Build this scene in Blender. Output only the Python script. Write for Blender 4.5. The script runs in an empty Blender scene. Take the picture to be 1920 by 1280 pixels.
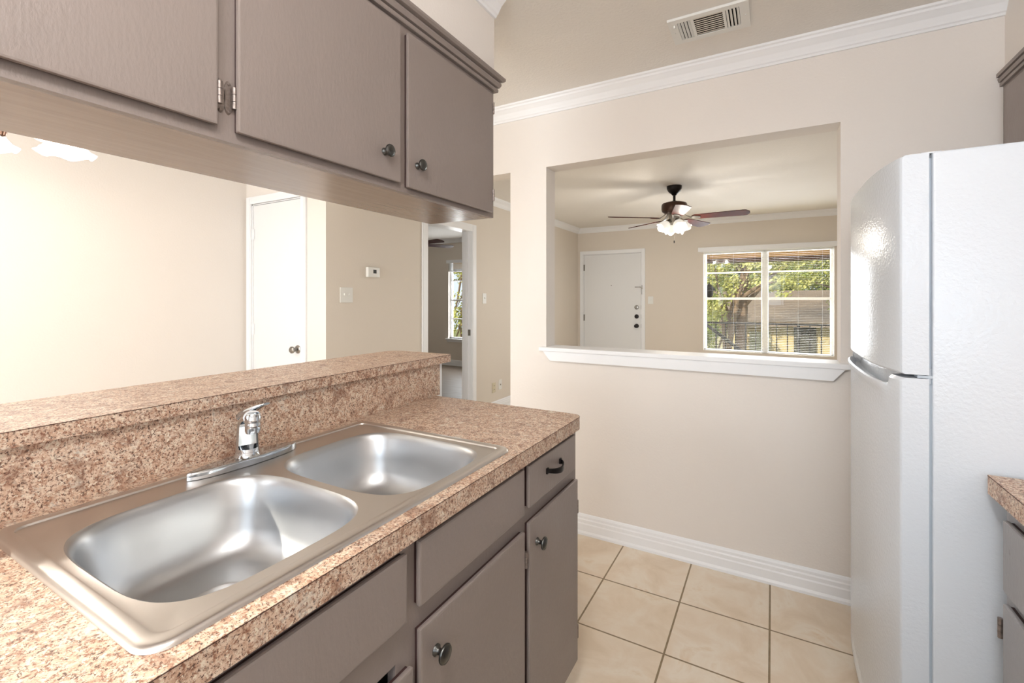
import bpy, bmesh, math, random
from mathutils import Vector, Matrix
from math import sin, cos, pi, radians
random.seed(7)
SC = bpy.context.scene
COL = SC.collection

# ------------------------------------------------------------------ camera
FPX = 866.9
YAW = radians(29.376)
cam_d = bpy.data.cameras.new('camera')
cam_d.sensor_width = 36.0
cam_d.lens = 36.0 * FPX / 1920.0
cam_d.shift_y = -(640.0 - 559.0) / 1920.0
cam_d.clip_start = 0.02
cam_d.clip_end = 300
cam = bpy.data.objects.new('camera', cam_d)
cam.location = (0, 0, 1.30)
cam.rotation_euler = (pi / 2, 0, YAW)
COL.objects.link(cam)
SC.camera = cam

# ------------------------------------------------------------------ world, sun, exposure
SC.view_settings.view_transform = 'Standard'
SC.view_settings.look = 'None'
SC.view_settings.exposure = 0.0
SC.view_settings.gamma = 1.0
SC.view_settings.use_curve_mapping = False
W = bpy.data.worlds.new('sky')
SC.world = W
W.use_nodes = True
bg = W.node_tree.nodes['Background']
bg.inputs[0].default_value = (0.80, 0.90, 1.0, 1)
bg.inputs[1].default_value = 1.1


def lamp(name, kind, loc, energy, color=(1, 1, 1), rot=(0, 0, 0), size=0.1, size_y=None, spread=None):
    d = bpy.data.lights.new(name, kind)
    d.energy = energy
    d.color = color
    if kind == 'AREA':
        d.shape = 'RECTANGLE'
        d.size = size
        d.size_y = size_y or size
        if spread:
            d.spread = spread
    elif kind == 'POINT':
        d.shadow_soft_size = size
    elif kind == 'SUN':
        d.angle = radians(0.6)
    o = bpy.data.objects.new(name, d)
    o.location = loc
    o.rotation_euler = rot
    COL.objects.link(o)
    return o


sun_o = lamp('sun', 'SUN', (0, 20, 20), 4.5, (1.0, 0.93, 0.80))
sun_o.rotation_euler = Vector((0.42, 0.80, -0.42)).to_track_quat('-Z', 'Y').to_euler()
# daylight that comes in through the windows behind the camera
lamp('kitchen_window_daylight', 'AREA', (0.25, -1.86, 1.55), 25, (0.74, 0.87, 1.0), (radians(90), 0, 0), 1.2, 1.0)
lamp('dining_window_daylight', 'AREA', (-2.3, -1.86, 1.30), 70, (0.93, 0.97, 1.0), (radians(90), 0, 0), 1.9, 1.7)
# daylight through the living room and bedroom windows
lamp('living_window_daylight', 'AREA', (-0.09, 7.42, 1.25), 62, (0.90, 0.95, 1.0), (radians(-90), 0, 0), 1.5, 1.35)
lamp('bedroom_window_daylight', 'AREA', (-5.0, 7.42, 1.15), 38, (0.95, 0.98, 1.0), (radians(-90), 0, 0), 0.9, 1.2)


# ------------------------------------------------------------------ materials
def srgb(r, g, b):
    def f(c):
        c /= 255.0
        return c / 12.92 if c <= 0.04045 else ((c + 0.055) / 1.055) ** 2.4
    return (f(r), f(g), f(b), 1)


class NT:
    def __init__(s, name):
        s.m = bpy.data.materials.new(name)
        s.m.use_nodes = True
        s.t = s.m.node_tree
        s.b = s.t.nodes['Principled BSDF']
        s._co = None

    def n(s, typ, **kw):
        nd = s.t.nodes.new(typ)
        for k, v in kw.items():
            setattr(nd, k, v)
        return nd

    def l(s, a, b):
        s.t.links.new(a, b)

    def co(s):
        if not s._co:
            s._co = s.n('ShaderNodeTexCoord')
        return s._co.outputs['Object']

    def noise(s, scale, detail=3, rough=0.5, stretch=None, dist=0):
        nd = s.n('ShaderNodeTexNoise')
        nd.inputs['Scale'].default_value = scale
        nd.inputs['Detail'].default_value = detail
        nd.inputs['Roughness'].default_value = rough
        nd.inputs['Distortion'].default_value = dist
        if stretch:
            mp = s.n('ShaderNodeMapping')
            mp.inputs['Scale'].default_value = stretch
            s.l(s.co(), mp.inputs['Vector'])
            s.l(mp.outputs[0], nd.inputs['Vector'])
        else:
            s.l(s.co(), nd.inputs['Vector'])
        return nd

    def ramp(s, fac, stops):
        r = s.n('ShaderNodeValToRGB')
        el = r.color_ramp.elements
        el[0].position, el[0].color = stops[0][0], stops[0][1]
        el[1].position, el[1].color = stops[1][0], stops[1][1]
        for p, c in stops[2:]:
            e = el.new(p)
            e.color = c
        s.l(fac, r.inputs[0])
        return r.outputs[0]

    def mix(s, fac, a, b, blend='MIX'):
        m = s.n('ShaderNodeMix', data_type='RGBA', blend_type=blend)
        for inp, v in ((m.inputs['Factor'], fac), (m.inputs['A'], a), (m.inputs['B'], b)):
            if hasattr(v, 'links'):
                s.l(v, inp)
            else:
                inp.default_value = v
        for i in m.inputs:
            if i.type == 'RGBA' and i.name in 'AB':
                v = a if i.name == 'A' else b
                if hasattr(v, 'links'):
                    s.l(v, i)
                else:
                    i.default_value = v
        return [o for o in m.outputs if o.type == 'RGBA'][0]

    def math(s, op, a, b=None):
        m = s.n('ShaderNodeMath', operation=op)
        for i, v in enumerate((a, b)):
            if v is None:
                continue
            if hasattr(v, 'links'):
                s.l(v, m.inputs[i])
            else:
                m.inputs[i].default_value = v
        return m.outputs[0]

    def bump(s, h, strength=0.2, dist=0.001, prev=None):
        b = s.n('ShaderNodeBump')
        b.inputs['Strength'].default_value = strength
        b.inputs['Distance'].default_value = dist
        s.l(h, b.inputs['Height'])
        if prev is not None:
            s.l(prev, b.inputs['Normal'])
        s.l(b.outputs[0], s.b.inputs['Normal'])
        return b.outputs[0]

    def set(s, color=None, rough=0.5, metal=0.0, spec=None, emis=None, es=0, coat=None):
        if color is not None:
            if hasattr(color, 'links'):
                s.l(color, s.b.inputs['Base Color'])
            else:
                s.b.inputs['Base Color'].default_value = color
        if hasattr(rough, 'links'):
            s.l(rough, s.b.inputs['Roughness'])
        else:
            s.b.inputs['Roughness'].default_value = rough
        s.b.inputs['Metallic'].default_value = metal
        if spec is not None:
            s.b.inputs['Specular IOR Level'].default_value = spec
        if emis is not None:
            s.b.inputs['Emission Color'].default_value = emis
            s.b.inputs['Emission Strength'].default_value = es
        if coat:
            s.b.inputs['Coat Weight'].default_value = coat
            s.b.inputs['Coat Roughness'].default_value = 0.12
        return s


def paint(name, rgb, rough=0.6, bscale=160, bstr=0.25, bdist=0.0012, var=0.04, spec=0.4):
    t = NT(name)
    c = srgb(*rgb)
    d = tuple(x * (1 - var) for x in c[:3]) + (1,)
    n = t.noise(1.6, 2)
    t.set(t.mix(n.outputs['Fac'], d, c), rough, spec=spec)
    if bstr:
        t.bump(t.noise(bscale, 3, 0.6).outputs['Fac'], bstr, bdist)
    return t.m


M = {}
M['wall'] = paint('wall_paint', (237, 230, 223), 0.65, 95, 0.45, 0.002)
M['wall_dim'] = paint('wall_paint_dim', (230, 221, 209), 0.65, 95, 0.4, 0.002)  # darker copy of the wall paint, dimness of these rooms in the colour
M['ceiling'] = paint('ceiling_paint', (241, 237, 231), 0.75, 80, 0.7, 0.003)
M['trim'] = paint('white_trim_paint', (246, 247, 249), 0.35, 40, 0.05, 0.0005, 0.01)
M['door'] = paint('white_door_paint', (236, 237, 238), 0.45, 60, 0.08, 0.0006, 0.02)
M['switch'] = paint('white_plastic', (236, 236, 232), 0.3, 40, 0.0, 0, 0.01)


def cab_paint(name, rgb, chips=0.0, rough=0.36):
    t = NT(name)
    c = srgb(*rgb)
    d = tuple(x * 0.88 for x in c[:3]) + (1,)
    n = t.noise(6, 4, 0.6, (1, 1, 0.35))
    col = t.mix(n.outputs['Fac'], d, c)
    if chips:
        ch = t.noise(70, 5, 0.75, (1, 1, 0.35))
        area = t.noise(3.2, 2)
        f = t.math('MULTIPLY', t.math('GREATER_THAN', ch.outputs['Fac'], 0.675), t.math('GREATER_THAN', area.outputs['Fac'], 1 - chips))
        col = t.mix(f, col, srgb(52, 34, 30))
    rn = t.noise(9, 3)
    r = t.n('ShaderNodeMapRange')
    r.inputs['To Min'].default_value = rough - 0.06
    r.inputs['To Max'].default_value = rough + 0.08
    t.l(rn.outputs['Fac'], r.inputs['Value'])
    t.set(col, r.outputs[0], spec=0.55)
    b1 = t.bump(t.noise(130, 3, 0.6, (1, 1, 0.4)).outputs['Fac'], 0.6, 0.0012)
    t.bump(t.noise(26, 2, 0.5, (1, 1, 0.12)).outputs['Fac'], 0.25, 0.0012, b1)
    return t.m


M['cab'] = cab_paint('taupe_cabinet_paint', (142, 130, 124), 0.30)
M['cab_window_lit'] = cab_paint('taupe_cabinet_paint_worn_window_lit', (150, 147, 147), 0.5)  # greyer copy: cool window light put into the colour; chips are wear
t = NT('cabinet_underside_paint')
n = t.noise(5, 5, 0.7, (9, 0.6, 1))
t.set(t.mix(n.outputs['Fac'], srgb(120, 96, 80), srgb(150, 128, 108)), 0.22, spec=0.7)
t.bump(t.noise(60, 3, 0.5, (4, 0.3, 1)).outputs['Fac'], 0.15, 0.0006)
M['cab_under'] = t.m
t = NT('dark_wood_and_painted_shade')
t.set(srgb(58, 34, 32), 0.6)  # toe kick wood; also the shade painted in gaps round the fronts
M['darkwood_shade'] = t.m
t = NT('cabinet_interior')
t.set(srgb(60, 48, 42), 0.8)
M['inside'] = t.m


def granite(name):
    t = NT(name)
    n1 = t.noise(50, 5, 0.68, dist=0.3)
    base = t.ramp(n1.outputs['Fac'], [(0.30, srgb(158, 120, 98)), (0.43, srgb(196, 164, 140)), (0.55, srgb(214, 190, 168)), (0.70, srgb(224, 208, 188))])
    n2 = t.noise(185, 4, 0.75, dist=0.3)
    sp = t.ramp(n2.outputs['Fac'], [(0.40, (1, 1, 1, 1)), (0.49, (0, 0, 0, 1))])
    c1 = t.mix(sp, base, srgb(132, 88, 68))
    n3 = t.noise(230, 4, 0.75, dist=0.3)
    sp3 = t.ramp(n3.outputs['Fac'], [(0.41, (1, 1, 1, 1)), (0.45, (0, 0, 0, 1))])
    c2 = t.mix(sp3, c1, srgb(66, 44, 38))
    n5 = t.noise(150, 4, 0.72, dist=0.3)
    cr = t.ramp(n5.outputs['Fac'], [(0.55, (0, 0, 0, 1)), (0.61, (1, 1, 1, 1))])
    c3 = t.mix(cr, c2, srgb(224, 212, 192))
    n4 = t.noise(7, 2)
    c4 = t.mix(t.math('MULTIPLY', n4.outputs['Fac'], 0.16), c3, srgb(184, 136, 104))
    n6 = t.noise(22, 4, 0.7, dist=0.8)
    dk = t.ramp(n6.outputs['Fac'], [(0.34, (0.62, 0.62, 0.62, 1)), (0.47, (0, 0, 0, 1))])
    c4 = t.mix(dk, c4, srgb(112, 72, 54))
    n7 = t.noise(27, 4, 0.75, dist=0.6)
    lt = t.ramp(n7.outputs['Fac'], [(0.58, (0, 0, 0, 1)), (0.68, (0.7, 0.7, 0.7, 1))])
    c4 = t.mix(lt, c4, srgb(218, 212, 198))
    t.set(c4, 0.45, spec=0.45)
    t.bump(t.noise(220, 2).outputs['Fac'], 0.06, 0.0004)
    return t.m


M['granite'] = granite('speckled_tan_laminate')
t = NT('dark_laminate_seam')
t.set(srgb(70, 40, 34), 0.6)
M['seam'] = t.m

t = NT('brushed_stainless_steel')
n = t.noise(14, 4, 0.6, (60, 1.5, 60))
r = t.n('ShaderNodeMapRange')
r.inputs['To Min'].default_value = 0.27
r.inputs['To Max'].default_value = 0.40
t.l(n.outputs['Fac'], r.inputs['Value'])
t.set(srgb(206, 201, 196), r.outputs[0], 1.0)
t.bump(n.outputs['Fac'], 0.05, 0.0003)
M['steel'] = t.m
t = NT('satin_steel_bowl')
n = t.noise(7, 4, 0.6)
r = t.n('ShaderNodeMapRange')
r.inputs['To Min'].default_value = 0.31
r.inputs['To Max'].default_value = 0.43
t.l(n.outputs['Fac'], r.inputs['Value'])
t.set(srgb(190, 192, 194), r.outputs[0], 1.0)
M['bowl'] = t.m
t = NT('chrome')
t.set(srgb(200, 206, 212), 0.08, 1.0)
M['chrome'] = t.m
t = NT('dark_pewter')
t.set(srgb(92, 92, 90), 0.33, 1.0)
M['pewter'] = t.m
t = NT('oil_rubbed_black_metal')
t.set(srgb(38, 34, 34), 0.3, 0.7)
M['blackmetal'] = t.m
t = NT('old_nickel_hinge')
n = t.noise(180, 3)
t.set(t.mix(n.outputs['Fac'], srgb(112, 98, 92), srgb(168, 158, 152)), 0.45, 0.8)
M['hinge'] = t.m
t = NT('satin_nickel')
t.set(srgb(150, 146, 140), 0.28, 1.0)
M['nickel'] = t.m
t = NT('black_gap')
t.set(srgb(14, 14, 15), 1.0, spec=0.1)
M['black'] = t.m

# floor tile, object-space grid that follows the real tile pitch
t = NT('beige_ceramic_tile')
sep = t.n('ShaderNodeSeparateXYZ')
t.l(t.co(), sep.inputs[0])
def gridline(coord, off, pitch, half):
    a = t.math('DIVIDE', t.math('ADD', coord, off), pitch)
    fr = t.math('FRACT', a)
    d = t.math('ABSOLUTE', t.math('SUBTRACT', fr, 0.5))
    return t.math('GREATER_THAN', d, 0.5 - half / pitch), t.math('FLOOR', a)
gx, ix = gridline(sep.outputs[0], 0.682 + 33.65, 0.3365, 0.0035)
gy, iy = gridline(sep.outputs[1], -1.745 + 33.1, 0.331, 0.0035)
g = t.math('MAXIMUM', gx, gy)
n1 = t.noise(5.5, 5, 0.62, dist=0.6)
base = t.ramp(n1.outputs['Fac'], [(0.32, srgb(222, 203, 178)), (0.47, srgb(232, 215, 193)), (0.60, srgb(238, 226, 208)), (0.72, srgb(224, 200, 170))])
cmb = t.n('ShaderNodeCombineXYZ')
t.l(ix, cmb.inputs[0]); t.l(iy, cmb.inputs[1])
wn = t.n('ShaderNodeTexWhiteNoise')
t.l(cmb.outputs[0], wn.inputs['Vector'])
base = t.mix(t.math('MULTIPLY', wn.outputs['Value'], 0.25), base, srgb(220, 202, 174))
gn = t.noise(40, 3)
gcol = t.mix(gn.outputs['Fac'], srgb(118, 96, 66), srgb(160, 142, 112))
t.set(t.mix(g, base, gcol), 0.42, spec=0.4)
inv = t.math('SUBTRACT', 1.0, g)
t.bump(inv, 0.5, 0.0015)
M['tile'] = t.m
t = NT('grey_brown_vinyl_plank')
n = t.noise(3, 4, 0.6, (1, 6, 1))
t.set(t.mix(n.outputs['Fac'], srgb(120, 104, 90), srgb(158, 146, 132)), 0.5, spec=0.3)
M['plank'] = t.m

t = NT('white_fridge_enamel')
t.set(srgb(208, 214, 221), 0.22, spec=0.5)
t.bump(t.noise(130, 2, 0.5).outputs['Fac'], 0.55, 0.0016)
M['fridge'] = t.m
t = NT('white_smooth_plastic')
t.set(srgb(222, 225, 229), 0.2, spec=0.5)
M['plastic'] = t.m
t = NT('fridge_gasket')
t.set(srgb(176, 186, 196), 0.6)
M['gasket'] = t.m


def glass(name, tint=(1, 1, 1, 1), refl=0.06):
    t = NT(name)
    t.t.nodes.remove(t.b)
    tr = t.n('ShaderNodeBsdfTransparent')
    tr.inputs[0].default_value = tint
    gl = t.n('ShaderNodeBsdfGlossy')
    gl.inputs['Roughness'].default_value = 0.02
    mx = t.n('ShaderNodeMixShader')
    mx.inputs[0].default_value = refl
    t.l(tr.outputs[0], mx.inputs[1]); t.l(gl.outputs[0], mx.inputs[2])
    t.l(mx.outputs[0], t.t.nodes['Material Output'].inputs[0])
    return t.m


M['glass'] = glass('window_glass', refl=0.015)


def frosted(name, col, es):
    t = NT(name)
    n = t.noise(14, 3, 0.5, dist=1.5)
    t.set(t.mix(n.outputs['Fac'], srgb(236, 232, 222), srgb(250, 248, 242)), 0.3, emis=col, es=es)
    return t.m


M['shade'] = frosted('lit_alabaster_glass', (1.0, 0.95, 0.86, 1), 0.5)
t = NT('lit_clear_rippled_glass')
n = t.noise(22, 3, 0.5, dist=1.5)
tr = t.n('ShaderNodeBsdfTransparent')
mx = t.n('ShaderNodeMixShader')
mx.inputs[0].default_value = 0.6
t.set(srgb(250, 250, 246), 0.15, emis=(1.0, 0.98, 0.93, 1), es=0.55)
t.l(tr.outputs[0], mx.inputs[1]); t.l(t.b.outputs[0], mx.inputs[2])
t.l(mx.outputs[0], t.t.nodes['Material Output'].inputs[0])
M['shade_clear'] = t.m
t = NT('lamp_bulb')
t.set((1, 1, 1, 1), 0.4, emis=(1.0, 0.93, 0.82, 1), es=3)
M['bulb'] = t.m
t = NT('white_fill_diffuser')
t.set((1, 1, 1, 1), 0.4, emis=(1.0, 0.98, 0.95, 1), es=3)
M['diffuser'] = t.m
t = NT('dark_cherry_fan_blade')
n = t.noise(6, 4, 0.6, (1, 1, 1))
t.set(t.mix(n.outputs['Fac'], srgb(38, 15, 13), srgb(92, 34, 20)), 0.5, spec=0.08)
M['blade'] = t.m
t = NT('bronze_motor_housing')
t.set(srgb(70, 48, 36), 0.3, 0.6)
M['bronze'] = t.m

# outside
t = NT('green_leaves')
oi = t.noise(1.1, 3)
t.set(t.ramp(oi.outputs['Fac'], [(0.3, srgb(120, 128, 56)), (0.5, srgb(184, 184, 96)), (0.7, srgb(226, 222, 146))]), 0.6)  # brightest tone puts sun patches into the leaf colour
M['leaf'] = t.m
t = NT('deep_green_leaves')
oi = t.noise(1.4, 3)
t.set(t.ramp(oi.outputs['Fac'], [(0.3, srgb(84, 104, 44)), (0.6, srgb(150, 162, 80))]), 0.6)
M['leaf2'] = t.m
t = NT('tree_bark')
n = t.noise(10, 5, 0.7, (1, 1, 0.3))
t.set(t.mix(n.outputs['Fac'], srgb(92, 72, 54), srgb(160, 136, 108)), 0.9)
t.bump(n.outputs['Fac'], 0.6, 0.02)
M['bark'] = t.m
t = NT('grey_brown_roof_shingles')
br = t.n('ShaderNodeTexBrick')
br.inputs['Scale'].default_value = 3.0
br.inputs['Color1'].default_value = srgb(146, 128, 108)
br.inputs['Color2'].default_value = srgb(112, 98, 84)
br.inputs['Mortar'].default_value = srgb(70, 60, 54)
t.l(t.co(), br.inputs['Vector'])
n = t.noise(1.0, 4, 0.7)
t.set(t.mix(n.outputs['Fac'], br.outputs['Color'], srgb(150, 130, 106)), 0.9)
M['roof'] = t.m
t = NT('tan_siding')
t.set(srgb(206, 184, 134), 0.8)
M['siding'] = t.m
t = NT('dark_screen_mesh')
t.set(srgb(74, 72, 60), 0.7)
M['screen'] = t.m
t = NT('pale_green_door_paint')
t.set(srgb(178, 172, 138), 0.7)
M['paledoor'] = t.m
t = NT('black_painted_railing')
t.set(srgb(48, 44, 36), 0.5)
M['rail'] = t.m
t = NT('porch_beam_wood')
n = t.noise(5, 3, 0.6, (0.4, 3, 6))
t.set(t.mix(n.outputs['Fac'], srgb(190, 140, 76), srgb(222, 180, 112)), 0.7)
M['beam'] = t.m
t = NT('dark_fascia')
t.set(srgb(86, 54, 30), 0.7)
M['fascia'] = t.m
t = NT('concrete_slab')
t.set(srgb(190, 184, 172), 0.9)
M['concrete'] = t.m
t = NT('lawn')
n = t.noise(3, 4)
t.set(t.mix(n.outputs['Fac'], srgb(104, 112, 58), srgb(150, 150, 90)), 0.95)
M['lawn'] = t.m
t = NT('lcd_display')
t.set(srgb(50, 52, 52), 0.2)
M['lcd'] = t.m
t = NT('almond_plastic')
t.set(srgb(216, 206, 180), 0.35)
M['almond'] = t.m

# ------------------------------------------------------------------ mesh helpers
ORG = {}


class MB:
    def __init__(s):
        s.bm = bmesh.new()

    def quadbox(s, v8, bevel=0, seg=2):
        b = bmesh.new()
        vs = [b.verts.new(p) for p in v8]
        for f in ((0, 3, 2, 1), (4, 5, 6, 7), (0, 1, 5, 4), (1, 2, 6, 5), (2, 3, 7, 6), (3, 0, 4, 7)):
            b.faces.new([vs[i] for i in f])
        if bevel:
            bmesh.ops.bevel(b, geom=list(b.edges), offset=bevel, segments=seg, profile=0.6, affect='EDGES')
        s.merge(b)
        return s

    def box(s, x0, x1, y0, y1, z0, z1, bevel=0, seg=2):
        x0, x1 = sorted((x0, x1)); y0, y1 = sorted((y0, y1)); z0, z1 = sorted((z0, z1))
        return s.quadbox([(x0, y0, z0), (x1, y0, z0), (x1, y1, z0), (x0, y1, z0), (x0, y0, z1), (x1, y0, z1), (x1, y1, z1), (x0, y1, z1)], bevel, seg)

    def rbox(s, c, size, R, bevel=0):
        c = Vector(c)
        hx, hy, hz = [v / 2 for v in size]
        pts = [(-hx, -hy, -hz), (hx, -hy, -hz), (hx, hy, -hz), (-hx, hy, -hz), (-hx, -hy, hz), (hx, -hy, hz), (hx, hy, hz), (-hx, hy, hz)]
        return s.quadbox([c + R @ Vector(p) for p in pts], bevel)

    def merge(s, b):
        me = bpy.data.meshes.new('tmp')
        b.to_mesh(me)
        s.bm.from_mesh(me)
        bpy.data.meshes.remove(me)
        b.free()

    def loft(s, rings, closed=True, cap0=True, cap1=True):
        vr = [[s.bm.verts.new(p) for p in r] for r in rings]
        n = len(rings[0])
        for a, b in zip(vr, vr[1:]):
            for i in range(n if closed else n - 1):
                j = (i + 1) % n
                try:
                    s.bm.faces.new((a[i], a[j], b[j], b[i]))
                except ValueError:
                    pass
        if cap0 and closed:
            s.bm.faces.new(list(reversed(vr[0])))
        if cap1 and closed:
            s.bm.faces.new(vr[-1])
        return vr

    def lathe(s, prof, c=(0, 0, 0), axis=(0, 0, 1), seg=24, cap0=True, cap1=True, rimfn=None):
        ax = Vector(axis).normalized()
        q = ax.to_track_quat('Z', 'Y')
        c = Vector(c)
        rings = []
        for k, (r, h) in enumerate(prof):
            ring = []
            for i in range(seg):
                a = 2 * pi * i / seg
                rr, hh = r, h
                if rimfn:
                    rr, hh = rimfn(k, a, r, h)
                ring.append(c + q @ Vector((rr * cos(a), rr * sin(a), hh)))
            rings.append(ring)
        s.loft(rings, True, cap0, cap1)
        return s

    def tube(s, pts, r, seg=12, caps=True):
        pts = [Vector(p) for p in pts]
        rs = r if isinstance(r, (list, tuple)) else [r] * len(pts)
        rings = []
        up = Vector((0, 0, 1))
        prev = None
        for i, p in enumerate(pts):
            d = (pts[min(i + 1, len(pts) - 1)] - pts[max(i - 1, 0)]).normalized()
            if prev is None:
                a = up if abs(d.z) < 0.9 else Vector((1, 0, 0))
                u = d.cross(a).normalized()
            else:
                u = (prev - d * prev.dot(d)).normalized()
            prev = u
            v = d.cross(u)
            rings.append([p + (u * cos(2 * pi * k / seg) + v * sin(2 * pi * k / seg)) * rs[i] for k in range(seg)])
        s.loft(rings, True, caps, caps)
        return s

    def prism(s, poly, z0, z1, bevel=0):
        """polygon in XY extruded along Z"""
        b = bmesh.new()
        lo = [b.verts.new((p[0], p[1], z0)) for p in poly]
        hi = [b.verts.new((p[0], p[1], z1)) for p in poly]
        n = len(poly)
        b.faces.new(list(reversed(lo)))
        b.faces.new(hi)
        for i in range(n):
            j = (i + 1) % n
            b.faces.new((lo[i], lo[j], hi[j], hi[i]))
        if bevel:
            ed = [e for e in b.edges if abs(e.verts[0].co.z - e.verts[1].co.z) < 1e-6]
            bmesh.ops.bevel(b, geom=ed, offset=bevel, segments=2, profile=0.6, affect='EDGES')
        s.merge(b)
        return s

    def sweep(s, prof, p0, p1, out, up=(0, 0, 1), m0=0, m1=0):
        """2D profile (out, up) swept from p0 to p1; m0/m1 mitre slope"""
        p0, p1, out, up = Vector(p0), Vector(p1), Vector(out), Vector(up)
        d = (p1 - p0).normalized()
        r0 = [p0 + out * a + up * b - d * (a * m0) for a, b in prof]
        r1 = [p1 + out * a + up * b + d * (a * m1) for a, b in prof]
        s.loft([r0, r1])
        return s

    def wall(s, axis, at0, at1, a0, a1, z0, z1, holes):
        """wall slab with rectangular holes; axis 'x' = slab spans X (thickness in Y), 'y' = spans Y"""
        As = sorted({a0, a1} | {h[0] for h in holes} | {h[1] for h in holes})
        Zs = sorted({z0, z1} | {h[2] for h in holes} | {h[3] for h in holes})
        As = [a for a in As if a0 <= a <= a1]
        Zs = [z for z in Zs if z0 <= z <= z1]
        def solid(i, j):
            if i < 0 or j < 0 or i >= len(As) - 1 or j >= len(Zs) - 1:
                return False
            ca, cz = (As[i] + As[i + 1]) / 2, (Zs[j] + Zs[j + 1]) / 2
            return not any(h[0] < ca < h[1] and h[2] < cz < h[3] for h in holes)
        def P(a, t, z):
            return (a, t, z) if axis == 'x' else (t, a, z)
        vc = {}
        def V(a, t, z):
            k = (round(a, 5), round(t, 5), round(z, 5))
            if k not in vc:
                vc[k] = s.bm.verts.new(P(a, t, z))
            return vc[k]
        for i in range(len(As) - 1):
            for j in range(len(Zs) - 1):
                if not solid(i, j):
                    continue
                A, B, C, D = As[i], As[i + 1], Zs[j], Zs[j + 1]
                s.bm.faces.new((V(A, at0, C), V(B, at0, C), V(B, at0, D), V(A, at0, D)))
                s.bm.faces.new((V(A, at1, D), V(B, at1, D), V(B, at1, C), V(A, at1, C)))
                if not solid(i - 1, j): s.bm.faces.new((V(A, at0, C), V(A, at0, D), V(A, at1, D), V(A, at1, C)))
                if not solid(i + 1, j): s.bm.faces.new((V(B, at0, C), V(B, at1, C), V(B, at1, D), V(B, at0, D)))
                if not solid(i, j - 1): s.bm.faces.new((V(A, at0, C), V(A, at1, C), V(B, at1, C), V(B, at0, C)))
                if not solid(i, j + 1): s.bm.faces.new((V(A, at0, D), V(B, at0, D), V(B, at1, D), V(A, at1, D)))
        return s

    def build(s, name, m, parent=None, smooth=False, angle=35, weld=False):
        org = ORG.get(parent.name, Vector((0, 0, 0))) if parent else Vector((0, 0, 0))
        if weld:
            bmesh.ops.remove_doubles(s.bm, verts=s.bm.verts, dist=1e-5)
        bmesh.ops.recalc_face_normals(s.bm, faces=s.bm.faces)
        if org.length:
            bmesh.ops.translate(s.bm, verts=s.bm.verts, vec=-org)
        me = bpy.data.meshes.new(name)
        s.bm.to_mesh(me)
        s.bm.free()
        if smooth:
            for p in me.polygons:
                p.use_smooth = True
            me.set_sharp_from_angle(angle=radians(angle))
        ms = m if isinstance(m, (list, tuple)) else [m]
        for x in ms:
            me.materials.append(x)
        o = bpy.data.objects.new(name, me)
        COL.objects.link(o)
        if parent:
            o.parent = parent
        ORG[o.name] = org
        return o


def tag(o, label, cat, group=None, kind=None):
    o['label'] = label
    o['category'] = cat
    if group:
        o['group'] = group
    if kind:
        o['kind'] = kind
    return o


def thing(name, label, cat, loc=(0, 0, 0), group=None):
    o = bpy.data.objects.new(name, None)
    o.empty_display_size = 0.1
    o.location = loc
    COL.objects.link(o)
    ORG[o.name] = Vector(loc)
    return tag(o, label, cat, group)


def struct(o, label=None):
    o['kind'] = 'structure'
    if label:
        o['label'] = label
    return o


def structE(name, label, loc=(0, 0, 0)):
    o = bpy.data.objects.new(name, None)
    o.location = loc
    COL.objects.link(o)
    ORG[o.name] = Vector(loc)
    return struct(o, label)


def copy_tree(o, parent=None):
    c = o.copy()
    COL.objects.link(c)
    c.parent = parent
    for ch in list(o.children):
        copy_tree(ch, c)
    return c


# ------------------------------------------------------------------ shell dimensions
CZ = 2.44          # ceiling
XL = -2.80         # hall / living left wall
XD = -3.77         # dining left wall
YC = 2.243         # closet wall
YK0, YK1 = 2.425, 2.545   # wall with the pass-through
YF = 7.19          # far outside wall
XR = 1.06          # kitchen right wall
YB = -1.70         # wall behind the camera

struct(MB().box(-4.0, 2.9, -1.9, 7.35, -0.12, 0).build('floor', M['tile']))
struct(MB().box(-6.6, -2.92, 2.9, 7.19, 0.001, 0.006).build('floor_bedroom', M['plank']))
struct(MB().box(-6.75, 2.9, -1.9, 7.35, CZ, CZ + 0.15).build('ceiling', M['ceiling']))
struct(MB().wall('x', YK0, YK1, -1.376, 2.6, 0, CZ, [(-1.138, 0.256, 1.0, 2.058)]).wall('x', YK0, YK1, XL, -1.376, 2.056, CZ, []).build('wall_passthrough', M['wall']))
struct(MB().wall('y', XD - 0.12, XD, YB, YC + 0.12, 0, CZ, []).build('wall_left', M['wall']))
struct(MB().wall('x', YC, YC + 0.12, XD, XL - 0.12, 0, CZ, [(-3.69, -3.065, 0, 2.06)]).box(XL - 0.12, XL, YC, YC + 0.003, 0, CZ).build('wall_closet', M['wall']))
struct(MB().wall('y', XL - 0.12, XL, YC + 0.003, YF, 0, CZ, [(3.345, 4.105, 0, 2.03)]).build('wall_hall', M['wall_dim']))
struct(MB().wall('x', YF, YF + 0.16, -6.6, 2.75, 0, CZ, [(-2.70, -1.755, 0, 2.01), (-0.868, 0.692, 0.545, 1.966), (-5.46, -4.55, 0.525, 2.03)]).build('wall_far', M['wall_dim']))
struct(MB().wall('y', XR, XR + 0.12, YB, YK0, 0, CZ, []).build('wall_right', M['wall']))
struct(MB().wall('y', 2.6, 2.72, YK0, YF, 0, CZ, []).build('wall_living_right', M['wall_dim']))
struct(MB().wall('x', YB - 0.12, YB, XD, XR, 0, CZ, [(-0.35, 0.85, 1.05, 2.05), (-3.25, -1.35, 0.45, 2.15)]).build('wall_back', M['wall']))
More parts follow.
